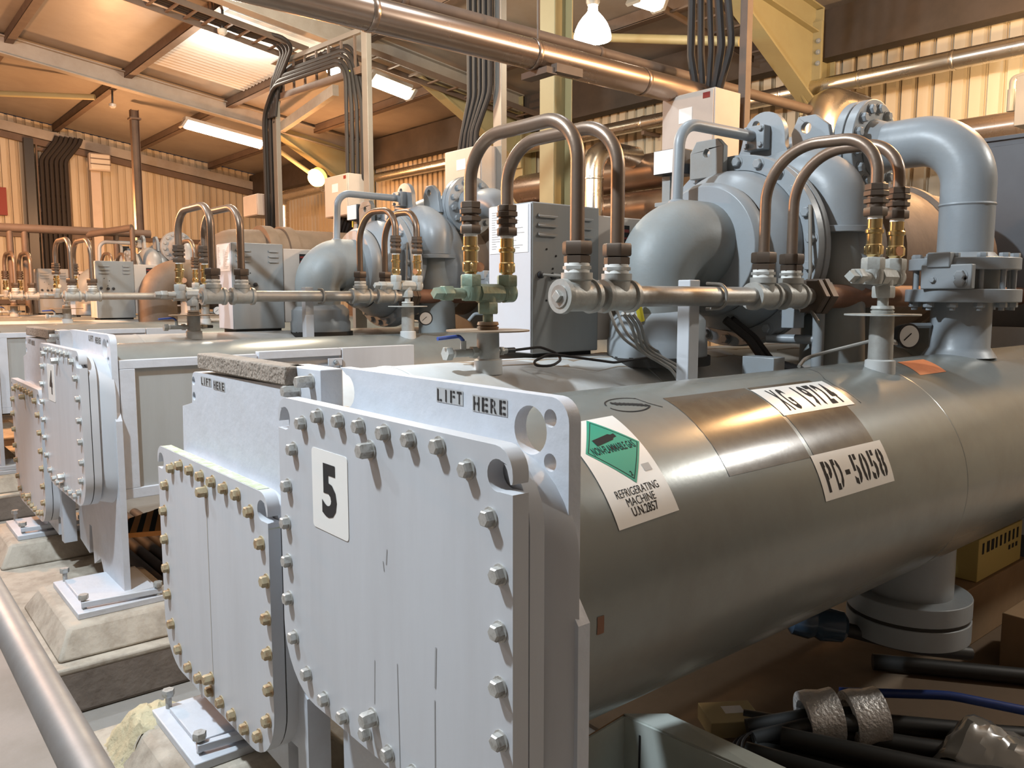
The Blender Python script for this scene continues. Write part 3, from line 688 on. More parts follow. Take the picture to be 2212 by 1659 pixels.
pd = slab('identity_plate', 2.378, 2.838, 14.6, 32.8, m_white, .0016, 'white PD-5058 plate')
part(pd, 'lettering', spaced(MB(), 'PD-5058', (2.405,2.815,17.4,29.6), on_shell, .0022, .2, .03, 2.0, .004), m_ink)
hz = part(sh5, 'hazard_label', strip(MB(), (-.118,.118,-.165,.165), arc(1.56, 44.6, .05), .0016, 20), m_white, label='white hazard label with green diamond')
ha = arc(1.566, 50.6, .05)
dm = MB(); N = 8
def diamond(r, t, mat, nm, par, hole=None):
    m = MB(); rows = 24; vs = []; fs = []
    for k in range(rows+1):
        v = -r+2*r*k/rows; h = (r-abs(v))*.97+.0004; vs += [ha(-h,v*1.03,t), ha(h,v*1.03,t)]
    for k in range(rows): fs.append((2*k,2*k+1,2*k+3,2*k+2))
    return part(par, nm, m.add(vs, fs), mat)
dg_ = diamond(.110, .0021, m_teal, 'green_diamond', hz)
bd = MB(); rr = .099
for (a0, a1) in (((0,1),(1,0)),((1,0),(0,-1)),((0,-1),(-1,0)),((-1,0),(0,1))):
    for k in range(10):
        p0 = [rr*(a0[i]+(a1[i]-a0[i])*k/10) for i in (0,1)]; p1 = [rr*(a0[i]+(a1[i]-a0[i])*(k+1)/10) for i in (0,1)]
        f = .975; poly(bd, [(p0[0],p0[1]*1.03),(p1[0],p1[1]*1.03),(p1[0]*f,p1[1]*1.03*f),(p0[0]*f,p0[1]*1.03*f)], ha, .0026)
def tilt(u, v):                                # gas bottle lying in the upper half of the diamond
    a = math.radians(9); return (-.006+u*math.cos(a)-v*math.sin(a), .032+u*math.sin(a)+v*math.cos(a))
bd.add([ha(*tilt(*p), .0028) for p in ((-.046,-.011),(.026,-.011),(.026,.011),(-.046,.011),(.034,-.006),(.034,.006),(.048,-.006),(.048,.006))], [(0,1,2,3),(1,4,5,2),(4,6,7,5)])
ink(bd, 'NON-FLAMMABLE GAS', (-.082,.082,-.014,.012), ha, .0026, .012, .008)
ink(bd, '2', (-.004,.004,-.092,-.078), ha, .0026, .02, .008)
hb = arc(1.56, 44.6, .05)
ink(bd, 'REFRIGERATING', (-.084,.082,-.092,-.070), hb, .0022, 0, .008)
ink(bd, 'MACHINE', (-.058,.052,-.118,-.096), hb, .0022, 0, .008)
ink(bd, 'U.N.2857', (-.052,.048,-.145,-.121), hb, .0022, .012, .008)
part(hz, 'print', bd, m_ink)
part(hz, 'torn_patch', strip(MB(), (.062,.092,-.040,-.018), hb, .0022, 2), m_greysten)
sc = MB()
def pen(pts, wd=.0022):
    for p, q in zip(pts, pts[1:]):
        d = Vector((q[0]-p[0], (q[1]-p[1])/K)); nn = Vector((-d.y, d.x)).normalized()*wd
        sc.add([on_shell(p[0]+nn.x,p[1]+nn.y*K,.001), on_shell(q[0]+nn.x,q[1]+nn.y*K,.001), on_shell(q[0]-nn.x,q[1]-nn.y*K,.001), on_shell(p[0]-nn.x,p[1]-nn.y*K,.001)], [(0,1,2,3)])
el = lambda cu, cv, ru, rv, a0, a1: [(cu+ru*math.cos(math.radians(a0+(a1-a0)*k/12)), cv+rv*math.sin(math.radians(a0+(a1-a0)*k/12))) for k in range(13)]
pen(el(1.785,71.5,.085,5.2,40,175)); pen(el(1.785,71.0,.085,5.0,190,330)); pen([(1.85,75.3),(1.868,70),(1.90,66.5)], .0018)
for k in range(9): pen([(1.735+.014*k,74.2-.55*k),(1.745+.014*k,71.6-.45*k)], .004)
pen([(1.73,73.5),(1.84,69.8)], .005); pen([(1.74,72.4),(1.86,68.4)], .003)
part(sh5, 'marker_scribble', sc, m_ink)
part(sh5, 'rust_spot', strip(MB(), (1.335,1.358,-3.5,1.8), on_shell, .001, 3), m_rust)
part(sh5, 'weld_seam', MB().lathe((SX,3.44,SZ), (0,1,0), [(0,SR),(.006,SR+.0016),(.012,SR)], 72, False), m_shell)
cr = MB(); pts = [(3.06,96),(3.0,86),(2.97,80),(2.9,72),(2.885,66),(2.90,60),(2.905,52)]
cr.tube([on_shell(u,v,.0) for u, v in pts], .0016, .02, 5)
part(sh5, 'hairline_crack', cr, m_gap)

ev5 = [c for c in vessel.children if c.name.startswith('evaporator_shell')][0]
vs = []; fs = []; n = 20
for i in range(n+1):
    y = 2.08+.16*i; lo_a = 69+5*math.sin(i*.9)-3*math.sin(i*2.1)+(14 if i < 1 else 7 if i < 2 else 0); hi_a = 108
    for a in (lo_a, (lo_a*2+hi_a)/3, (lo_a+2*hi_a)/3, hi_a):
        g = math.radians(a); vs.append((-2.90+.5757*math.cos(g), y, -.865+.5757*math.sin(g)))
for i in range(n):
    for k in range(3): fs.append((4*i+k,4*i+4+k,4*i+5+k,4*i+1+k))
part(ev5, 'brown_stain', MB().add(vs, fs), M('brown_dust_stain', (.26,.19,.125), .6, 0, (.42,.39,.34), .8, 5), label='brown dust stain')

# side cladding panels hung on the right of machines 4 and 3
def clad(dx, label):
    t = thing('side_cladding_panel', label, 'metal panel', (-1.25+dx, 2.2, -1.16), 'side cladding panels')
    x0, x1 = -1.285+dx, -1.235+dx
    part(t, 'frame', MB().box(x0,x1,1.215,2.02,-.41,-.36).box(x0,x1,1.215,2.02,-1.16,-1.10).box(x0,x1,1.215,1.30,-1.10,-.41).box(x0,x1,1.95,2.02,-1.10,-.41), m_sheet, .003)
    part(t, 'recessed_panel', MB().box(x0,x1-.022,1.30,1.95,-1.10,-.41), m_panel, label='darker recessed panel')
    part(t, 'top_rail', MB().box(x0,x1+.006,2.03,2.60,-.395,-.345).box(x0,x1-.02,2.03,2.60,-1.1,-.395), m_sheet, .003)
    br = part(t, 'corner_bracket', MB().box(x1+.006,x1+.02,2.50,2.60,-.46,-.41), m_sheet, .002)
    inst(br, 'bolt', B_small, (x1+.02,2.55,-.435), (1,0,0))
    part(t, 'plain_panel', MB().box(x0,x1+.004,2.61,3.18,-1.1,-.345), m_cover, .003)
clad(OFF[1], 'pale grey recessed side panel right of the cover numbered 4')
clad(OFF[2], 'pale blue-grey side panel left of the cover numbered 4, at the frame edge')

# lagged compressor on the third machine
t = thing('lagged_compressor', 'brown lagged compressor drum behind the blue-grey cabinet of the third machine', 'compressor', (-10.83, 4.9, -.3))
cx = -10.83
part(t, 'drum', MB().lathe((cx,4.55,.50), (0,1,0), [(0,.38),(.02,.42),(1.9,.42),(1.92,.38)], 48), m_lag)
for yy in (4.5, 4.78): part(t, 'flange_ring', MB().lathe((cx,yy,.50), (0,1,0), [(0,.40),(.01,.455),(.15,.455),(.16,.42)], 48), m_lag)
part(t, 'front_elbow', MB().tube([(cx+.1,3.95,.1),(cx+.05,3.95,.58),(cx,4.55,.60)], .30, .3, 32, 10), m_lag)
part(t, 'casing', MB().lathe((cx,3.9,.45), (0,1,0), [(0,.2),(.1,.33),(.5,.36)], 40), m_lag)
part(t, 'latch', MB().box(cx+.36,cx+.46,4.98,5.12,.52,.60), m_iron)
part(t, 'support_leg', MB().box(cx-.3,cx+.3,4.9,5.05,-.42,.15), m_lag); part(t, 'support_leg', MB().box(cx-.3,cx+.3,6.0,6.15,-.42,.15), m_lag)
part(t, 'suction_elbow', MB().tube([(cx-.04,3.17,-.34),(cx-.02,3.17,.235),(cx,3.95,.24)], .232, .33, 32, 10), m_lag)

# ------------------------------------------------------------------ building shell
X0, X1, Y0, Y1, ZF = -25.0, 4.0, -7.0, 10.5, -2.13
S = .14; ZE = 3.75; RIDGE = -1.5
def roofz(y): return ZE+S*(Y1-max(y,RIDGE))-S*max(0, RIDGE-y)
struct('floor', MB().box(X0,X1,Y0,Y1,ZF-.2,ZF), m_floor)
def corr(p, q, z0f, z1f, pitch, depth, nrm, mat, name):       # vertical ribbed sheeting from p to q
    p = Vector((*p,0)); q = Vector((*q,0)); L = (q-p).length; d = (q-p)/L; n = Vector((*nrm,0)); vs = []; fs = []
    prof = []; k = 0
    while k*pitch < L:
        for a, h in ((0,0),(.62,0),(.70,1),(.78,1),(.81,.55),(.84,1),(.92,1)): prof.append(((k+a)*pitch, h*depth))
        k += 1
    prof = [(min(s,L),h) for s,h in prof]+[(L,0)]
    for s, h in prof:
        b = p+d*s-n*h; vs += [b+UP*z0f(b), b+UP*z1f(b)]
    for i in range(len(prof)-1): fs.append((2*i,2*i+2,2*i+3,2*i+1))
    o = len(vs)
    for a in (p, q):                           # backing sheet
        b = a-n*(depth+.03); vs += [b+UP*z0f(b), b+UP*z1f(b)]
    fs.append((o,o+2,o+3,o+1))
    return struct(name, MB().add(vs, fs), mat, 0, 20)
corr((X0,Y1), (X1,Y1), lambda b: ZF, lambda b: ZE-.02, .20, .045, (0,-1), m_wall, 'wall_back')
corr((X0,Y0), (X0,Y1), lambda b: ZF, lambda b: roofz(b.y)-.02, .20, .045, (1,0), m_wall, 'wall_left')
struct('wall_right', MB().box(X1,X1+.1,Y0,Y1,ZF,5.6), m_wall_dim)
struct('wall_front', MB().box(X0,X1,Y0-.1,Y0,ZF,5.6), m_wall_dim)
struct('ceiling', MB().add([(X0,Y1,ZE),(X1,Y1,ZE),(X1,RIDGE,roofz(RIDGE)),(X0,RIDGE,roofz(RIDGE)),(X1,Y0,roofz(Y0)),(X0,Y0,roofz(Y0))], [(0,1,2,3),(3,2,4,5)]), m_ceil)
tn = [0]
def trim(mb, mat, bevel=0):
    tn[0] += 1; return struct('trim_%d' % tn[0], mb, mat, bevel)
def roofpt(px, py, drop=0.0):
    r = _ray(px, py); tt = (ZE+S*Y1-drop)/(r.z+S*r.y); return r*tt
def ibeam(mb, p, q, h, w, up=(0,0,1)):
    p = Vector(p); q = Vector(q); d = (q-p).normalized(); u = (Vector(up)-d*Vector(up).dot(d)).normalized()
    mb.bar(p+u*h/2, q+u*h/2, w, h*.07, u); mb.bar(p-u*h/2, q-u*h/2, w, h*.07, u); mb.bar(p, q, w*.09, h, u); return mb
# purlins along x
for y in (-1.3, .75, 2.8, 4.85, 6.9, 8.95):
    z = roofz(y); trim(MB().box(X0,X1,y-.04,y+.04,z-.17,z-.01).box(X0,X1,y-.04,y+.10,z-.18,z-.16), m_iron)
trim(MB().box(X0,X1,Y1-.32,Y1-.06,ZE-.66,ZE-.05), m_dark)             # eaves gutter beam
for z in (1.55, -.2): trim(MB().box(X0+.01,X0+.12,Y0,Y1,z,z+.12), m_iron)      # girts on the gable
trim(MB().bar((X0+.2,RIDGE,roofz(RIDGE)-.30),(X0+.2,Y1,ZE-.42),.10,.24), m_beam)
trim(MB().bar((X0+.15,RIDGE,roofz(RIDGE)-.52),(X0+.15,Y1,ZE-.64),.12,.16), m_iron)
trim(MB().box(X0,X1,Y1-.12,Y1-.02,.9,1.02), m_iron)
# rafters with yellow haunch and wall column
for X, lab, mt in ((-18.0,'grey roof rafter at far left above the lit tube lamp',m_beam),(-12.0,'roof rafter behind the cable posts ending in a yellow haunch',m_beam),(-6.0,'yellow roof rafter with haunch at upper right',m_yellow)):
    t = thing('roof_rafter', lab, 'roof beam', (X, Y1-.3, ZF))
    part(t, 'beam', ibeam(MB(), (X,RIDGE,roofz(RIDGE)-.24), (X,Y1-.35,roofz(Y1-.35)-.24), .32, .20), mt, .003)
    h = MB(); z0 = roofz(Y1-.4)-.42
    h.plate([[(Y1-.42,z0-.95),(Y1-.42,z0+.1),(Y1-2.6,z0+.1+.37),(Y1-2.6,z0+.05+.30),(Y1-1.0,z0-.55)]], YZ, X-.015, X+.015)
    h.bar((X,Y1-2.6,z0+.30),(X,Y1-.42,z0-.90),.24,.03)
    part(t, 'haunch', h, m_yellow, .003)
    part(t, 'end_plate', MB().box(X-.14,X+.14,Y1-.45,Y1-.41,z0-1.0,z0+.15), m_yellow, .004)
    part(t, 'wall_column', ibeam(MB(), (X,Y1-.22,ZF), (X,Y1-.22,ZE-.05), .32, .24, (0,1,0)), m_yellow, .003)
    ep = [c for c in t.children if c.name.startswith('end_plate')][0]
    for k in range(3): inst(ep, 'bolt', B_paint, (X+.10,Y1-.455,z0-.1-.14*k)); inst(ep, 'bolt', B_paint, (X-.10,Y1-.455,z0-.1-.14*k))
# bright corrugated roof sheet by the tray
m = MB(); vs = []; fs = []; n = 56
c0 = roofpt(455, 150)
xa, xb, ya, yb = -17.0, -12.3, 4.90, 6.84
for k in range(n+1):
    x = xa+(xb-xa)*k/n; dz = .03 if k % 2 else .0
    for y in (ya, yb): vs.append((x, y, roofz(y)-.02-dz))
for k in range(n): fs.append((2*k,2*k+1,2*k+3,2*k+2))
trim(m.add(vs, fs), m_rooflight)
g = roofpt(500, 132, .5); lamp('roof_glow', (g.x, g.y, g.z), 40, (1.0,.93,.8), .1)
# free-standing ochre column
p = at(1200, 420, y=5.4)
t = thing('ochre_column', 'ochre steel column standing left of the bell lamp', 'column', (p.x, p.y, ZF))
part(t, 'shaft', ibeam(MB(), (p.x,p.y,ZF), (p.x,p.y,roofz(p.y)-.1), .22, .20, (0,1,0)), m_yellow, .003)
part(t, 'base_plate', MB().box(p.x-.18,p.x+.18,p.y-.18,p.y+.18,ZF,ZF+.02), m_yellow)
# brown post at left
p = at(297, 400, y=5.6)
t = thing('brown_post', 'slim rusty brown post at left in front of the ribbed wall', 'post', (p.x, p.y, ZF))
part(t, 'shaft', ibeam(MB(), (p.x,p.y,ZF), (p.x,p.y,roofz(p.y)-.2), .16, .16, (0,1,0)), m_iron, .003)
part(t, 'cap_plate', MB().box(p.x-.12,p.x+.12,p.y-.12,p.y+.12,roofz(p.y)-.42,roofz(p.y)-.38), m_iron)
p = at(207, 430, x=X0+.4)
single('wall_post', MB().box(p.x-.12,p.x+.12,p.y-.12,p.y+.12,ZF,p.z+.75), m_box, 'pale post against the far left wall under the flood lamp', 'post')
for a, b_, lab in (((0,202),(205,210),'ochre brace tube at far left under the roof'),):
    p = at(*a, x=-20.5); q = at(*b_, x=-19.5); single('roof_brace', MB().cyl(p, q, .06), m_yellow, lab, 'brace')
p = at(606, 328, x=-18.0); q = at(668, 372, x=-17.4)
single('lamp_bracket', MB().cyl(p, q, .05), m_yellow, 'ochre bracket tube holding the orange lamp', 'bracket')
p = roofpt(610, 275, .35); q = roofpt(725, 195, .35)
single('roof_brace', MB().bar(p, q, .12, .2), m_beam, 'grey cross member behind the right cable post', 'beam')
p = at(1600, 90, y=8.2); q = at(800, 66, y=8.2)
single('roof_tie', MB().cyl(q, p, .055), m_yellow, 'ochre tie tube crossing behind the bell lamp', 'brace')

# ------------------------------------------------------------------ overhead pipes
def run(name, label, p, q, r, mat, rings=(), ringname='clamp_band', clampmat=None, extra=None):
    p = Vector(p); q = Vector(q); t = thing(name, label, 'pipe', (p+q)/2-Vector((0,0,r)))
    part(t, 'pipe', MB().cyl(p, q, r, 36), mat)
    d = (q-p).normalized(); L = (q-p).length
    for f in rings: part(t, ringname, MB().lathe(p+d*(L*f), d, [(0,r+.002),(.006,r+.006),(.04,r+.006),(.046,r+.002)], 36, False), clampmat or mat)
    return t
big = run('overhead_pipe', 'large shiny brown clad pipe running across the top', (-4.6,-1.2,1.735), (-4.6,6.2,1.735), .105, m_cladbrown, (.3,.52,.70,.86))
hg = MB().box(-4.74,-4.46,4.02,4.12,1.585,1.63).box(-4.50,-4.44,4.10,4.36,1.60,1.66).cyl((-4.6,4.06,1.84),(-4.6,4.06,roofz(4.06)-.02),.008,8)
part(big, 'hanger', hg, m_iron)
run('overhead_pipe', 'thin dark pipe just above the large shiny clad pipe', (-4.9,-1.2,1.99), (-4.9,8.3,1.99), .050, m_iron, (.45,.65))
p = at(815, 384, y=10.1); q = at(2230, 95, y=10.1)
wp = run('wall_pipe', 'long shiny clad pipe along the back wall', p, q, .11, m_clad, (.25,.5,.6,.7,.78,.86,.94))
for f in (.3,.6,.85):
    c = p+(q-p)*f; part(wp, 'bracket', MB().box(c.x-.03,c.x+.03,c.y,Y1-.01,c.z-.17,c.z-.11), m_iron)
# duct elbow and lower duct
c = at(1772, 222, y=8.35)
t = thing('clad_duct', 'fat shiny metal duct elbow behind the compressor', 'duct', (c.x, c.y, .3))
part(t, 'elbow', MB().tube([(c.x,c.y,.3),(c.x,c.y,c.z),(c.x+.05,c.y+.75,c.z-.02)], .20, .28, 36, 12), m_clad)
p = at(1795, 262, y=9.6); q = at(2230, 262, y=9.6)
t = run('clad_duct', 'shiny duct low along the back wall right of the elbow', (p.x,9.6,q.z-.02), (q.x+.6,9.6,q.z-.02), .15, m_cladbrown, (.3,.75))
p = at(1130, 352, y=9.5); q = at(1440, 330, y=9.5)
run('clad_duct', 'fat duct along the back wall behind the copper loops', (p.x,9.5,1.85), (q.x+.3,9.5,1.85), .26, m_cladbrown, (.35,.7))
run('clad_duct', 'lower fat duct along the back wall behind the cabinet', (p.x,9.4,1.30), (q.x+.3,9.4,1.30), .26, m_cladbrown, (.35,.7))
c = at(1280, 350, y=8.3)
t = thing('duct_drop', 'segmented shiny duct elbow seen between the copper loops', 'duct', (c.x, c.y, -.4))
part(t, 'elbow', MB().tube([(c.x,c.y,-.4),(c.x,c.y,c.z+.16),(c.x-.1,c.y+1.0,c.z+.18)], .155, .30, 32, 4), m_clad)
part(t, 'seam', MB().lathe((c.x,c.y,c.z-.25), UP, [(0,.157),(.02,.162),(.04,.157)], 32, False), m_clad)
p = at(612, 425, y=9.0)
t = thing('bent_wall_pipe', 'pale clad pipe bending down the back wall by the orange lamp', 'pipe', (p.x, p.y, 0))
q = at(700, 402, y=9.0)
part(t, 'pipe', MB().tube([(p.x,9.0,0),(p.x,9.0,p.z),(q.x,9.0,p.z+.02)], .13, .25, 24), m_clad)

# ------------------------------------------------------------------ cable posts, trays and cables
POSTY = 6.0
PX = [at(px, 300, y=POSTY).x for px in (598, 795, 1080, 1605)]
for i, (x, lab) in enumerate(zip(PX, ('galvanised cable post at left with painted mark','galvanised cable post right of the lit bulb lamp','galvanised cable post left of the ochre column','brown cable post at upper right beside the panel box'))):
    t = thing('cable_post', lab, 'post', (x, POSTY, ZF))
    ht = [at(598,182,y=POSTY).z, at(795,60,y=POSTY).z, roofz(POSTY)-.1, roofz(POSTY)-.1][i]
    wd = .075 if i < 3 else .035
    part(t, 'channel', MB().box(x-wd,x+wd,POSTY-.04,POSTY+.04,ZF,ht), m_galv if i < 3 else m_iron, .004)
    part(t, 'base_plate', MB().box(x-.12,x+.12,POSTY-.12,POSTY+.12,ZF,ZF+.015), m_galv)
    if i == 0:
        k = MB(); zz = at(598,250,y=POSTY).z
        ink(k, 'Z4', (x-.04,x+.04,zz-.12,zz+.06), XZ, POSTY-.0415, .02); part(t, 'painted_mark', k, m_ink)
def tray(name, label, p, q, wd, rungs):
    p = Vector(p); q = Vector(q); d = (q-p).normalized(); s = d.cross(UP).normalized()*wd/2
    t = thing(name, label, 'cable tray', (p+q)/2)
    part(t, 'side_rail', MB().bar(p+s, q+s, .02, .09), m_iron); part(t, 'side_rail', MB().bar(p-s, q-s, .02, .09), m_iron)
    for k in range(rungs): c = p+(q-p)*((k+.5)/rungs); part(t, 'rung', MB().bar(c-s, c+s, .04, .025), m_iron)
    return t
x1, x2 = PX[0], PX[1]
zt = at(700, 120, y=POSTY).z
P1 = Vector((x1+.12, POSTY, at(610,150,y=POSTY).z)); P2 = Vector((x2-.12, POSTY, at(780,85,y=POSTY).z))
t = thing('cable_ladder', 'upright ladder rack carrying black cables between two posts', 'cable tray', (P1+P2)/2-UP*.3)
lo_ = UP*.42
part(t, 'side_rail', MB().bar(P1+UP*.12, P2+UP*.12, .06, .07), m_galv); part(t, 'side_rail', MB().bar(P1-lo_, P2-lo_, .07, .10), m_iron)
for k in range(7): c = P1+(P2-P1)*((k+.5)/7); part(t, 'rung', MB().bar(c+UP*.12, c-lo_, .035, .03), m_iron)
a = Vector((-12.75, 3.2, roofz(3.2)-.42)); b_ = Vector((-12.85, 6.15, roofz(6.15)-.42))
tray('cable_tray', 'dark ladder tray coming in from the top left', a, b_, .6, 11)
part(top(t), 'link_plate', MB().bar(b_, P1+UP*.1, .3, .02), m_iron)
tray('cable_tray', 'ladder tray along the rafter behind the second tube lamp', (-11.6,6.6,roofz(6.6)-.55), (-11.6,10.1,roofz(10.1)-.55), .45, 9)
tray('cable_tray', 'ladder tray under the yellow rafter at top right', (-6.5,5.2,roofz(5.2)-.62), (-6.5,9.9,roofz(9.9)-.62), .55, 12)
def cable(pts, r, label, group, bend=.15, mat=None):
    return single('power_cable', MB().tube(pts, r, bend, 8, 5), mat or m_cable, label, 'cable', group)
zb = .9
for k in range(5):
    j = (k-2)*.055; xx = x1-.13-.03*(k % 2); yy = POSTY-.06+j
    cable([(xx-.25-.05*k, yy+.1, zb-.2),(xx,yy,zb+.75),(xx,yy,P1.z-.7),(x1+.30,yy,P1.z-.30+.085*k),(x2-.30-.05*k,yy,P2.z-.30+.085*k),(x2-.30+.05*k,yy,P2.z-.9),(x2-.30+.05*k,yy,1.65),(x2-.75,yy,.9)], .030+.004*(k%2), 'black power cable looping over the ladder tray between two posts', 'cables over the tray loop', .42)
for k in range(4):
    cable([(x1-.05+.08*k,POSTY-.1,P1.z-.75),(x1+.0+.09*k,POSTY-.06,P1.z-.2),(b_.x+.1+.12*k,b_.y-.3,b_.z+.05),(b_.x-.15+.1*k,b_.y-.9,b_.z+.18),(a.x-.15+.1*k,a.y,a.z+.06)], .034, 'black power cable lying in the top left ladder tray', 'cables in the top left tray', .2)
cable([(x2-.33,POSTY-.09,P2.z-.4),(x2-.33,POSTY-.09,1.0)], .012, 'single yellow cable down the second post', None, mat=m_yellowcap)
cx3 = PX[2]
for k in range(5):
    xx = at(1015+11*k, 200, y=POSTY-.1).x
    cable([(xx,POSTY-.1,roofz(POSTY)-.15),(xx,POSTY-.1,2.3),(xx-.12-.03*k,POSTY-.12,1.9),(xx-.28,POSTY-.1,1.45)], .035-.005*(k%3), 'black power cable dropping left of the third post', 'cables at the third post', .3)
for k in range(5):
    xx = at(1493+18*k, 100, y=POSTY-.1).x
    cable([(xx+.05*k,POSTY-.1,roofz(POSTY)-.2),(xx,POSTY-.1,2.6),(xx+.02*(k-2),POSTY-.05,2.1),(xx-.03*k,POSTY,1.75)], .035-.004*(k%3), 'thick dark cable dropping to the beige panel box at upper right', 'cables at the upper right post', .3)
# beige panel boxes
def panel(px0, px1, pys, py0, py1, y, lab, sticker=True):
    a = at(px0, py0, y=y); b_ = at(px1, py0, y=y); zb = at(px0, py1, y=y).z
    t = thing('panel_box', lab, 'electrical box', ((a.x+b_.x)/2, y+.15, zb))
    part(t, 'housing', MB().box(a.x,b_.x,y,y+.34,zb,a.z), m_box, .006)
    part(t, 'door', MB().box(a.x+.01,b_.x-.01,y-.014,y-.002,zb+.01,a.z-.01), m_box, .004)
    if sticker:
        s = part(t, 'sticker', MB().box(a.x+(b_.x-a.x)*.35,a.x+(b_.x-a.x)*.60,y-.017,y-.0145,a.z-.24,a.z-.12), m_white)
        part(t, 'maker_badge', MB().box(b_.x-.11,b_.x-.04,y-.017,y-.0145,a.z-.075,a.z-.03), m_red)
    part(t, 'mounting_rail', MB().box(a.x+.05,a.x+.10,y+.34,y+.40,ZF,a.z).box(b_.x-.10,b_.x-.05,y+.34,y+.40,ZF,a.z), m_galv)
panel(1432, 1545, 0, 214, 370, 5.55, 'beige electrical panel box behind the nearest compressor')
panel(962, 1040, 0, 330, 460, 5.75, 'beige electrical panel box behind the second compressor')
panel(702, 752, 0, 385, 472, 5.75, 'beige electrical panel box right of the orange lamp')
panel(526, 556, 0, 425, 470, 5.75, 'small beige panel box at the foot of the left cable post', False)

# ------------------------------------------------------------------ lamps seen in the photo
def tube_lamp(pa, pb, x, lab):
    p = at(*pa, x=x); q = at(*pb, x=x); t = thing('tube_lamp', lab, 'lamp', (p+q)/2)
    d = (q-p).normalized()
    part(t, 'housing', MB().bar(p+UP*.12, q+UP*.12, .20, .06), m_beam, .004)
    part(t, 'glowing_diffuser', MB().bar(p, q, .17, .16), m_tubewhite, .04)
    part(t, 'end_cap', MB().bar(p-d*.04+UP*.02, p, .19, .2), m_beam); part(t, 'end_cap', MB().bar(q+UP*.02, q+d*.04, .19, .2), m_beam)
tube_lamp((398,268), (566,314), -18.0, 'long glowing tube lamp under the left rafter')
tube_lamp((800,172), (886,206), -12.0, 'short glowing tube lamp right of the second cable post')
tube_lamp((1375,-6), (1424,10), -6.6, 'glowing tube lamp at the top edge right of the bell lamp')
def bell(c, s, lab):
    t = thing('bell_lamp', lab, 'lamp', c)
    part(t, 'shade', MB().lathe(c, UP, [(0,.20*s),(.03*s,.205*s),(.10*s,.19*s),(.17*s,.158*s),(.23*s,.115*s),(.27*s,.078*s),(.30*s,.055*s),(.36*s,.05*s)], 36, False), m_glow)
    part(t, 'lens', MB().lathe(c+UP*.01, UP, [(0,.19*s),(.01,.19*s)], 36), m_glow)
    part(t, 'lamp_neck', MB().lathe(c+UP*.36*s, UP, [(0,.06*s),(.03*s,.075*s),(.10*s,.075*s),(.13*s,.05*s)], 24), m_galv)
    part(t, 'hanger', MB().cyl(c+UP*.45*s, Vector((c.x,c.y,roofz(c.y)-.05)), .012), m_iron)
bell(at(1280, 86, y=6.6), 1.0, 'bright bell-shaped pendant lamp at top centre')
c = at(727, 145, y=7.0)
t = thing('bulb_lamp', 'small glowing lamp under the cable loop between two posts', 'lamp', c)
part(t, 'lens', MB().lathe(c-Vector((0,0,.14)), UP, [(0,.09),(.05,.17),(.12,.19),(.2,.15),(.24,.08)], 24), m_glow); part(t, 'holder', MB().cyl(c+UP*.10, Vector((c.x,c.y,roofz(c.y)-.05)), .025), m_iron)
c = at(684, 384, x=-17.3)
t = thing('sodium_lamp', 'glowing orange sodium lamp at the end of the left rafter', 'lamp', c)
part(t, 'lens', MB().lathe(c, (.35,-.8,-.5), [(-.1,.10),(0,.21),(.10,.17),(.16,.08)], 24), m_sod); part(t, 'housing', MB().lathe(c+Vector((-.05,.1,.06)), (-.35,.8,.5), [(0,.2),(.12,.14),(.16,.05)], 24), m_yellow)
lamp('sodium_glow', (c.x+.2, c.y-.6, c.z-.3), 60, SODIUM, .15)
for pc, lab in (((480,64), 'small unlit flood lamp hanging below the bright roof sheet'), ((243,225), 'tiny unlit bulb lamp hanging at far left')):
    c = roofpt(pc[0], pc[1], .45)
    t = thing('hanging_lamp', lab, 'lamp', c-UP*.08)
    part(t, 'lens', MB().lathe(c-UP*.08, UP, [(0,.04),(.03,.07),(.08,.075),(.11,.03)], 16), m_glass); part(t, 'arm', MB().cyl(c+UP*.02, Vector((c.x+.05,c.y,roofz(c.y)-.05)), .02), m_black)
c = at(216, 350, x=X0+.9)
t = thing('flood_lamp', 'caged unlit flood lamp high on the far left wall', 'lamp', c-UP*.2)
part(t, 'lens', MB().box(c.x+.02,c.x+.06,c.y-.24,c.y+.24,c.z-.2,c.z+.2), m_glass, .02); part(t, 'housing', MB().box(c.x-.18,c.x+.02,c.y-.27,c.y+.27,c.z-.23,c.z+.23), m_box, .04)
part(t, 'cage_bar', MB().box(c.x+.07,c.x+.085,c.y-.25,c.y+.25,c.z-.08,c.z-.06).box(c.x+.07,c.x+.085,c.y-.25,c.y+.25,c.z+.06,c.z+.08), m_iron)
part(t, 'bracket', MB().box(X0+.1,c.x-.18,c.y-.03,c.y+.03,c.z+.1,c.z+.16), m_box)

# ------------------------------------------------------------------ far left: wall trays, vent manifold
p = at(68, 300, x=X0+.2); q = at(68, 500, x=X0+.2)
single('cable_riser_duct', MB().box(X0+.10,X0+.3,p.y-.20,p.y+.02,ZF,p.z), m_black, 'black vertical cable duct on the far left wall', 'cable duct')
t = thing('wall_ladder', 'vertical cable ladder on the far left wall', 'cable tray', (X0+.2, at(110,400,x=X0+.2).y, q.z))
ya = at(85, 400, x=X0+.2).y; yb = at(148, 400, x=X0+.2).y
for k in range(6):
    z = q.z+(p.z-q.z)*(k+.3)/6; part(t, 'rung', MB().box(X0+.16,X0+.20,ya,yb,z,z+.08), m_iron)
part(t, 'side_rail', MB().box(X0+.15,X0+.22,ya-.04,ya,ZF,p.z), m_iron); part(t, 'side_rail', MB().box(X0+.15,X0+.22,yb,yb+.04,ZF,p.z), m_iron)
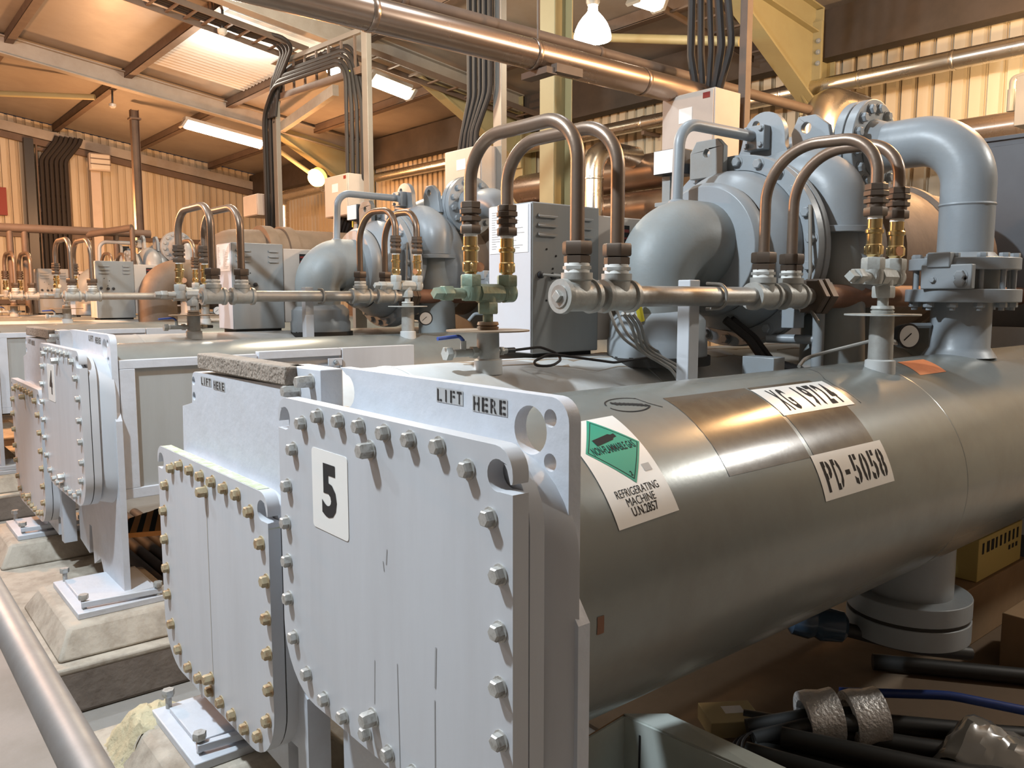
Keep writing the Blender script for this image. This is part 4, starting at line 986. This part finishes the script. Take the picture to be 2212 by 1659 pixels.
for k in range(6):
    y = ya+(yb-ya)*(k+.5)/6
    cable([(X0+.30,y,ZF+.3),(X0+.30,y,p.z-.5),(X0+.30,y+.35,p.z-.02),(X0+.30,y+.4,p.z+.12)], .055, 'dark cable running up the ladder on the far left wall', 'cables on the wall ladder', .3)
p = at(-20, 490, x=-14.6)
t = thing('vent_manifold', 'horizontal brown vent manifold pipe at far left', 'pipe', (p.x, 3.6, p.z-.9))
e = at(255, 493, x=-14.6)
part(t, 'main_pipe', MB().tube([(p.x,p.y,p.z),(e.x,e.y,p.z),(e.x,e.y+.5,p.z)], .065, .05, 16), m_iron)
e2 = at(285, 492, x=-14.0)
part(t, 'branch_pipe', MB().tube([(p.x,at(190,505,x=-14.6).y,p.z-.05),(e2.x,e2.y,e2.z)], .055, .05, 14), m_iron)
for px in (20, 52, 250): 
    g = at(px, 495, x=-14.6); part(t, 'drop_pipe', MB().cyl((g.x,g.y,p.z),(g.x,g.y,p.z-1.3), .045, 12), m_iron)
g = e2; part(t, 'drop_pipe', MB().cyl((g.x,g.y,g.z),(g.x,g.y,g.z-1.2), .04, 12), m_iron)
c = at(2, 435, x=X0+.25)
single('red_box', MB().box(c.x-.1,c.x+.1,c.y-.25,c.y+.12,c.z-.35,c.z+.35), m_red, 'dark red box on the far left wall at the frame edge', 'box')

# ------------------------------------------------------------------ right edge
a = at(2100, 312, y=6.6)
t = thing('slate_cabinet', 'tall slate-grey cabinet at the right edge behind the discharge pipe', 'cabinet', (a.x+.7, 6.9, ZF))
part(t, 'body', MB().box(a.x,a.x+1.5,6.6,7.2,ZF,a.z), m_greycab, .006)
part(t, 'top_cap', MB().box(a.x-.02,a.x+1.52,6.58,7.22,a.z,a.z+.03), m_greycab, .004); part(t, 'door', MB().box(a.x+.03,a.x+.75,6.585,6.598,ZF+.1,a.z-.04), m_greycab, .003)
a = at(2196, 165, y=8.6)
t = thing('wall_unit', 'pale grey electrical unit at the right edge under the roof', 'electrical box', (a.x+.2, 8.7, a.z-.6))
part(t, 'housing', MB().box(a.x,a.x+.5,8.6,8.9,a.z-.45,a.z), m_cab, .005); part(t, 'conduit_tee', MB().tube([(a.x-.05,8.65,a.z-.15),(a.x-.05,8.65,a.z+.0),(a.x+.1,8.65,a.z+.02)], .025, .04, 10).cyl((a.x-.05,8.65,a.z-.3),(a.x-.05,8.65,a.z-.1),.035,10), m_cab)
single('wall_bracket_rail', MB().box(a.x+.05,a.x+.45,8.9,Y1-.03,a.z-.4,a.z-.34), m_iron, 'dark bracket behind the electrical unit at the right edge', 'bracket')

# ------------------------------------------------------------------ hand rail nearest the camera
d = Vector((1,0,0)); c = Vector((-1.10,.165,-.475))
t = thing('hand_rail', 'scuffed tubular steel hand rail at lower left, closest to the camera', 'railing', (-2.3,.165,-1.6))
part(t, 'rail_tube', MB().cyl((-3.4,.165,-.475), (-.55,.165,-.475), .0215, 32), m_rail)

# ------------------------------------------------------------------ cables and wires on the nearest machine
def wire(pts, r, lab, mat, bend=.06, group=None): return single('wire', MB().tube(pts, r, bend, 8, 5), mat, lab, 'wire', group)
wire([(-2.74,2.285,-.235),(-2.72,2.42,-.225),(-2.66,2.52,-.27),(-2.62,2.40,-.305),(-2.70,2.32,-.30),(-2.68,2.44,-.255),(-2.55,2.72,-.30),(-2.50,2.95,-.28)], .006, 'thin black sensor lead coiled behind the green valve stand', m_cable, .06)
for k in range(3):
    wire([(-2.86,2.56+.07*k,.10),(-2.78,2.66+.06*k,.09),(-2.66,2.76+.05*k,.0),(-2.55,2.75+.05*k,-.18),(-2.52,2.9+.05*k,-.27),(-2.60,3.06,-.24)], .007, 'grey wire hanging from the cabinet glands of the nearest machine', m_galv, .1, 'cabinet wires')
for k in range(3):
    wire([(-2.30,2.50+.03*k,-.07),(-2.36,2.62+.03*k,-.12),(-2.44,2.76+.03*k,-.24),(-2.36,2.90+.04*k,-.33),(-2.28,2.96+.03*k,-.52)], .007, 'grey wire drooping below the header pipe onto the shell', m_galv, .1, 'wires under the header')
wire([(-2.62,2.95,-.02),(-2.61,2.97,-.12)], .016, 'yellow cable sleeve below the header pipe', m_yellowcap)
for k in range(2):
    wire([(-2.55,3.55+.05*k,-.12),(-2.48,3.66+.05*k,-.22),(-2.42,3.72+.06*k,-.34),(-2.28,3.95+.06*k,-.42)], .022, 'black hose behind the header pipe at centre right', m_cable, .1, 'hoses behind the header')
wire([(-1.90,3.18,-.30),(-1.93,3.28,-.27),(-1.86,3.36,-.24),(-1.70,3.40,-.19)], .008, 'pale lead running to the gauge of the valve stand', m_galv)
# blue-grey brackets and pipes behind the header
t = thing('support_frame', 'blue-grey pipe frame between header pipe and condenser shell', 'support', (-2.1,4.0,-.5))
part(t, 'upright', MB().cyl((-2.2,3.85,-.5),(-2.2,3.85,-.07),.03,16), m_paint); part(t, 'cross_pipe', MB().cyl((-2.45,3.78,-.22),(-2.2,3.85,-.22),.024,14), m_paint)
part(t, 'foot_block', MB().box(-2.42,-2.24,3.52,3.62,-.60,-.30), m_paint, .004); part(t, 'clevis', MB().box(-2.32,-2.25,3.70,3.80,-.16,-.05), m_paint, .004)

# ------------------------------------------------------------------ things lying under the condenser, lower right
def box_thing(name, lab, cat, x0, x1, y0, y1, z0, z1, mat, rot=0, open_=False):
    c = Vector(((x0+x1)/2, (y0+y1)/2, z0)); m = MB().box(x0,x1,y0,y1,z0,z1)
    for i, v in enumerate(m.v): m.v[i] = c+Matrix.Rotation(rot, 3, 'Z') @ (v-c)
    return m, c
F = ZF
t = thing('white_carton', 'open white cardboard carton at lower right beside the large cover', 'box', (-1.82, 2.16, F))
cR = Matrix.Rotation(math.radians(6), 3, 'Z'); cc = Vector((-1.82,2.14,F))
def rb(x0,x1,y0,y1,z0,z1):
    m = MB().box(x0,x1,y0,y1,z0,z1)
    m.v = [cc+cR @ v for v in m.v]; return m
H = .40
part(t, 'wall_panel', rb(-.33,-.32,-.31,.31,0,H), m_wcard); part(t, 'wall_panel', rb(.32,.33,-.31,.31,0,H-.1), m_wcard)
part(t, 'wall_panel', rb(-.33,.33,.30,.31,0,H), m_wcard); part(t, 'wall_panel', rb(-.33,.33,-.31,-.30,0,H-.1), m_wcard)
part(t, 'bottom', rb(-.33,.33,-.31,.31,0,.01), m_wcard)
def flap(pts, off):
    vs = [cc+cR @ Vector(p) for p in pts]; o = Vector(off); n = len(vs)
    return MB().add(vs+[v+o for v in vs], [tuple(range(n)), tuple(range(2*n-1,n-1,-1))]+[(k,(k+1)%n,(k+1)%n+n,k+n) for k in range(n)])
part(t, 'flap', flap(((-.33,.31,H),(.33,.31,H),(.36,.50,H-.06),(-.22,.47,H-.02)), (0,0,.006)), m_wcard)
part(t, 'flap', flap(((-.33,.31,H),(-.33,-.31,H),(-.45,-.30,H-.12),(-.46,.28,H-.12)), (0,0,.006)), m_card)
part(t, 'slot', rb(-.245,-.238,.296,.2995,.03,H-.05), m_ink)
m, c = box_thing('', '', '', -2.38, -2.12, 3.16, 3.36, F, F+.10, m_tan, math.radians(56))
t = thing('tan_carton', 'small tan carton with a white label at lower right', 'box', c); part(t, 'carton', m, m_tan, .004)
m2 = MB().box(-2.28,-2.18,3.24,3.31,F+.1005,F+.1015); m2.v = [c+Matrix.Rotation(math.radians(56),3,'Z') @ (v-c) for v in m2.v]; part(t, 'paper_label', m2, m_paper)
m, c = box_thing('', '', '', -3.0, -.75, 2.75, 6.4, F, F+.02, m_ply, 0)  # real board, widened over bare floor so the dim area comes out dark
single('brown_board', m, m_ply, 'brown board under the big vessel, widened to darken the dim floor', 'board')
m, c = box_thing('', '', '', -2.27, -1.88, 5.08, 6.06, F+.02, F+.385, m_card, 0)
single('cardboard_box', m, m_card, 'brown cardboard box under the yellow carton at right', 'box', None, .006)
m, c = box_thing('', '', '', -1.66, -1.20, 5.0, 5.5, F+.02, F+.34, m_card, 0)
single('cardboard_box', m, m_card, 'brown cardboard box cut by the right frame edge', 'box', None, .006)
m, c = box_thing('', '', '', -2.20, -1.90, 5.27, 5.98, F+.387, F+.655, m_ycard, 0)
t = thing('yellow_carton', 'yellow carton with black marks on the brown cardboard box', 'box', c); part(t, 'carton', m, m_ycard, .004)
mk = MB()
for k in range(9):
    y = -.30+.07*k; q = MB().box(.1505,.152,y,y+.028+.014*(k in (1,2)),.165,.235); q.v = [c+v for v in q.v]; mk.add(q.v, q.f)
for k in range(3):
    y = .13+.06*k; q = MB().box(.1505,.152,y,y+.03,.11,.14); q.v = [c+v for v in q.v]; mk.add(q.v, q.f)
part(t, 'black_marks', mk, m_ink)
for k, (p0, p1) in enumerate((((-2.2,3.30,F+.07),(-.80,4.35,F+.07)),((-2.1,3.22,F+.075),(-.75,4.10,F+.075)),((-2.0,3.10,F+.07),(-.75,3.85,F+.07)),((-2.1,4.4,F+.07),(-.8,5.6,F+.07)),((-1.95,2.95,F+.14),(-.7,3.62,F+.13)),((-1.9,3.15,F+.16),(-.7,3.95,F+.15)),((-1.9,2.80,F+.07),(-.7,3.45,F+.07)),((-1.75,3.75,F+.08),(-.8,4.75,F+.08)))):
    p0 = Vector(p0); p1 = Vector(p1)
    single('rubber_hose', MB().tube([p0,(p0+p1)/2+Vector((.05,-.08,0)),p1], .045, .8, 16), m_hose, 'thick black rubber hose lying on the floor at lower right', 'hose', 'black floor hoses')
single('blue_hose', MB().tube([(-1.95,3.75,F+.16),(-1.55,4.05,F+.20),(-.8,4.45,F+.16)], .022, .5, 12), m_blue, 'blue hose lying over the black hoses at lower right', 'hose')
for k in range(3):
    g = MB().lathe((-1.80+.02*k,3.10+.01*k,F+.09+.015*k), (.05,.05,1), [(0,.27),(.006,.276),(.012,.27),(.006,.264),(0,.27)], 40, False)
    single('cable_coil', g, m_cable, 'thin black cable loop coiled around the steel ring at lower right', 'cable', 'cable loops round the ring')
for dx_ in (0,.085):
    single('rubber_hose', MB().tube([(-2.10+dx_,3.18-dx_*.8,F+.11),(-1.93+dx_*.7,3.38-dx_*.5,F+.16),(-1.70+dx_*.7,3.66-dx_*.5,F+.18)], .038, .3, 14), m_hose, 'black rubber hose running through the foil-covered lagging', 'hose', 'hoses inside the lagging')
for k, (cx_, cy_, lab) in enumerate(((-1.93,3.38,'left piece of foil-covered pipe lagging at lower right'),(-1.80,3.55,'right piece of foil-covered pipe lagging at lower right'))):
    m = MB(); d = Vector((.55,.70,.10)).normalized(); m.lathe((cx_,cy_,F+.15), d, [(0,.085),(0,.125),(.04,.13),(.10,.122),(.155,.128),(.155,.085),(0,.085)], 30, False)
    single('pipe_lagging', m, m_foil, lab, 'insulation')
m = MB(); m.lathe((-1.79,3.09,F+.0), UP, [(0,.09),(0,.15),(.08,.15),(.085,.145),(.085,.10),(.08,.09),(0,.09)], 48, False)
single('steel_ring', m, m_chrome, 'polished steel bearing ring at the bottom edge', 'ring')
vs = []; fs = []; n = 14
for i in range(n):
    for j in range(n):
        u = i/(n-1); v = j/(n-1); random.seed(i*31+j*7)
        vs.append((-1.46+.36*u, 3.62+.50*v, F+.05+.20*math.sin(u*2.6+.2)*math.sin(v*2.9+.1)+.05*math.sin(6*u+2*v)+.012*random.uniform(-1,1)))
for i in range(n-1):
    for j in range(n-1): fs.append((i*n+j,(i+1)*n+j,(i+1)*n+j+1,i*n+j+1))
o = single('plastic_sheet', MB().add(vs, fs), m_bag, 'crumpled grey plastic sheet at the lower right corner', 'plastic sheet', None, 0, 25)
sl = o.modifiers.new('solidify', 'SOLIDIFY'); sl.thickness = .003
c = at(1790, 1350, y=3.7)
t = thing('blue_coupling', 'dark blue pipe coupling under the big vessel beside the nozzle', 'pipe fitting', (c.x, c.y, c.z-.08))
part(t, 'coupling', MB().lathe(c+Vector((-.15,-.12,.02)), (.7,.6,-.1), [(0,.05),(.02,.075),(.10,.085),(.13,.07),(.16,.085),(.26,.075),(.28,.05)], 24), m_bluegrey)
part(t, 'hose_tail', MB().tube([c+Vector((.03,.03,-.01)),c+Vector((.30,.30,-.1)),c+Vector((.45,.55,-.15))], .035, .2, 12), m_hose); part(t, 'inlet_pipe', MB().tube([c+Vector((-.15,-.12,.02)),c+Vector((-.3,-.2,.05)),(c.x-.35,c.y-.2,-1.2)], .04, .1, 12), m_hose)

# ------------------------------------------------------------------ between the machines, lower left
t = thing('hazard_board', 'amber and black striped board under the machine numbered 4', 'board', (-5.5, 1.48, -1.885))
hq = [at(257,1128,z=-1.45), at(262,1153,z=-1.45), at(352,1146,z=-1.45), at(346,1097,z=-1.45)]
def onq(u, v, dz=0): return (hq[0]*(1-u)+hq[3]*u)*(1-v)+(hq[1]*(1-u)+hq[2]*u)*v+UP*dz
part(t, 'board', MB().add([onq(u,v,dz) for dz in (0,-.03) for u, v in ((-.3,0),(1.6,0),(1.6,1),(-.3,1))], [(0,1,2,3),(7,6,5,4),(0,4,5,1),(1,5,6,2),(2,6,7,3),(3,7,4,0)]), m_amber)
for k in range(6):
    u0 = -.18+.3*k; part(t, 'stripe', MB().add([onq(u0+.12,0,.002),onq(u0+.26,0,.002),onq(u0+.08,1,.002),onq(u0-.06,1,.002)], [(0,1,2,3)]), m_ink)
for u, v in ((-.2,.2),(-.2,.8),(1.5,.2),(1.5,.8)):
    c = onq(u,v,-.03); part(t, 'support_leg', MB().box(c.x-.02,c.x+.02,c.y-.02,c.y+.02,-1.885,c.z), m_iron)
for k in range(5):
    single('plinth_pipe', MB().cyl((-7.3,1.50+.09*k,-1.84),(-4.62,1.50+.09*k,-1.84),.04,14), m_dark, 'dark pipe lying on the plinth under the machine numbered 4', 'pipe', 'dark pipes on the plinth')
vs = []; fs = []; n = 18
for i in range(n):
    for j in range(n):
        u = i/(n-1); v = j/(n-1); random.seed(i*17+j*5); e = min(u,1-u,v,1-v)*5
        x = -3.66+.34*u; y = .75+.30*v
        zs = max(-1.885, min(-1.735, -1.885+.15*(x+3.62)/.13, -1.885+.15*(y-.76)/.08))
        vs.append((x+.008*random.uniform(-1,1), y+.008*random.uniform(-1,1), zs+(-.004 if e < .01 else min(.035,.02*e)+.014*random.uniform(-1,1))))
for i in range(n-1):
    for j in range(n-1): fs.append((i*n+j,(i+1)*n+j,(i+1)*n+j+1,i*n+j+1))
single('foam_lump', MB().add(vs, fs), m_foam, 'yellowed crumbly foam beside the nearest left foot plate', 'foam', None, 0, 60)
for k in range(3):
    single('metal_scrap', MB().bar((-4.95-.10*k-.1,.86+.02*k,-1.878),(-4.90-.10*k-.1,.90,-1.872),.03,.014), m_gap, 'small dark metal scrap lying on the plinth of machine 4', 'scrap', 'scraps on the plinth')
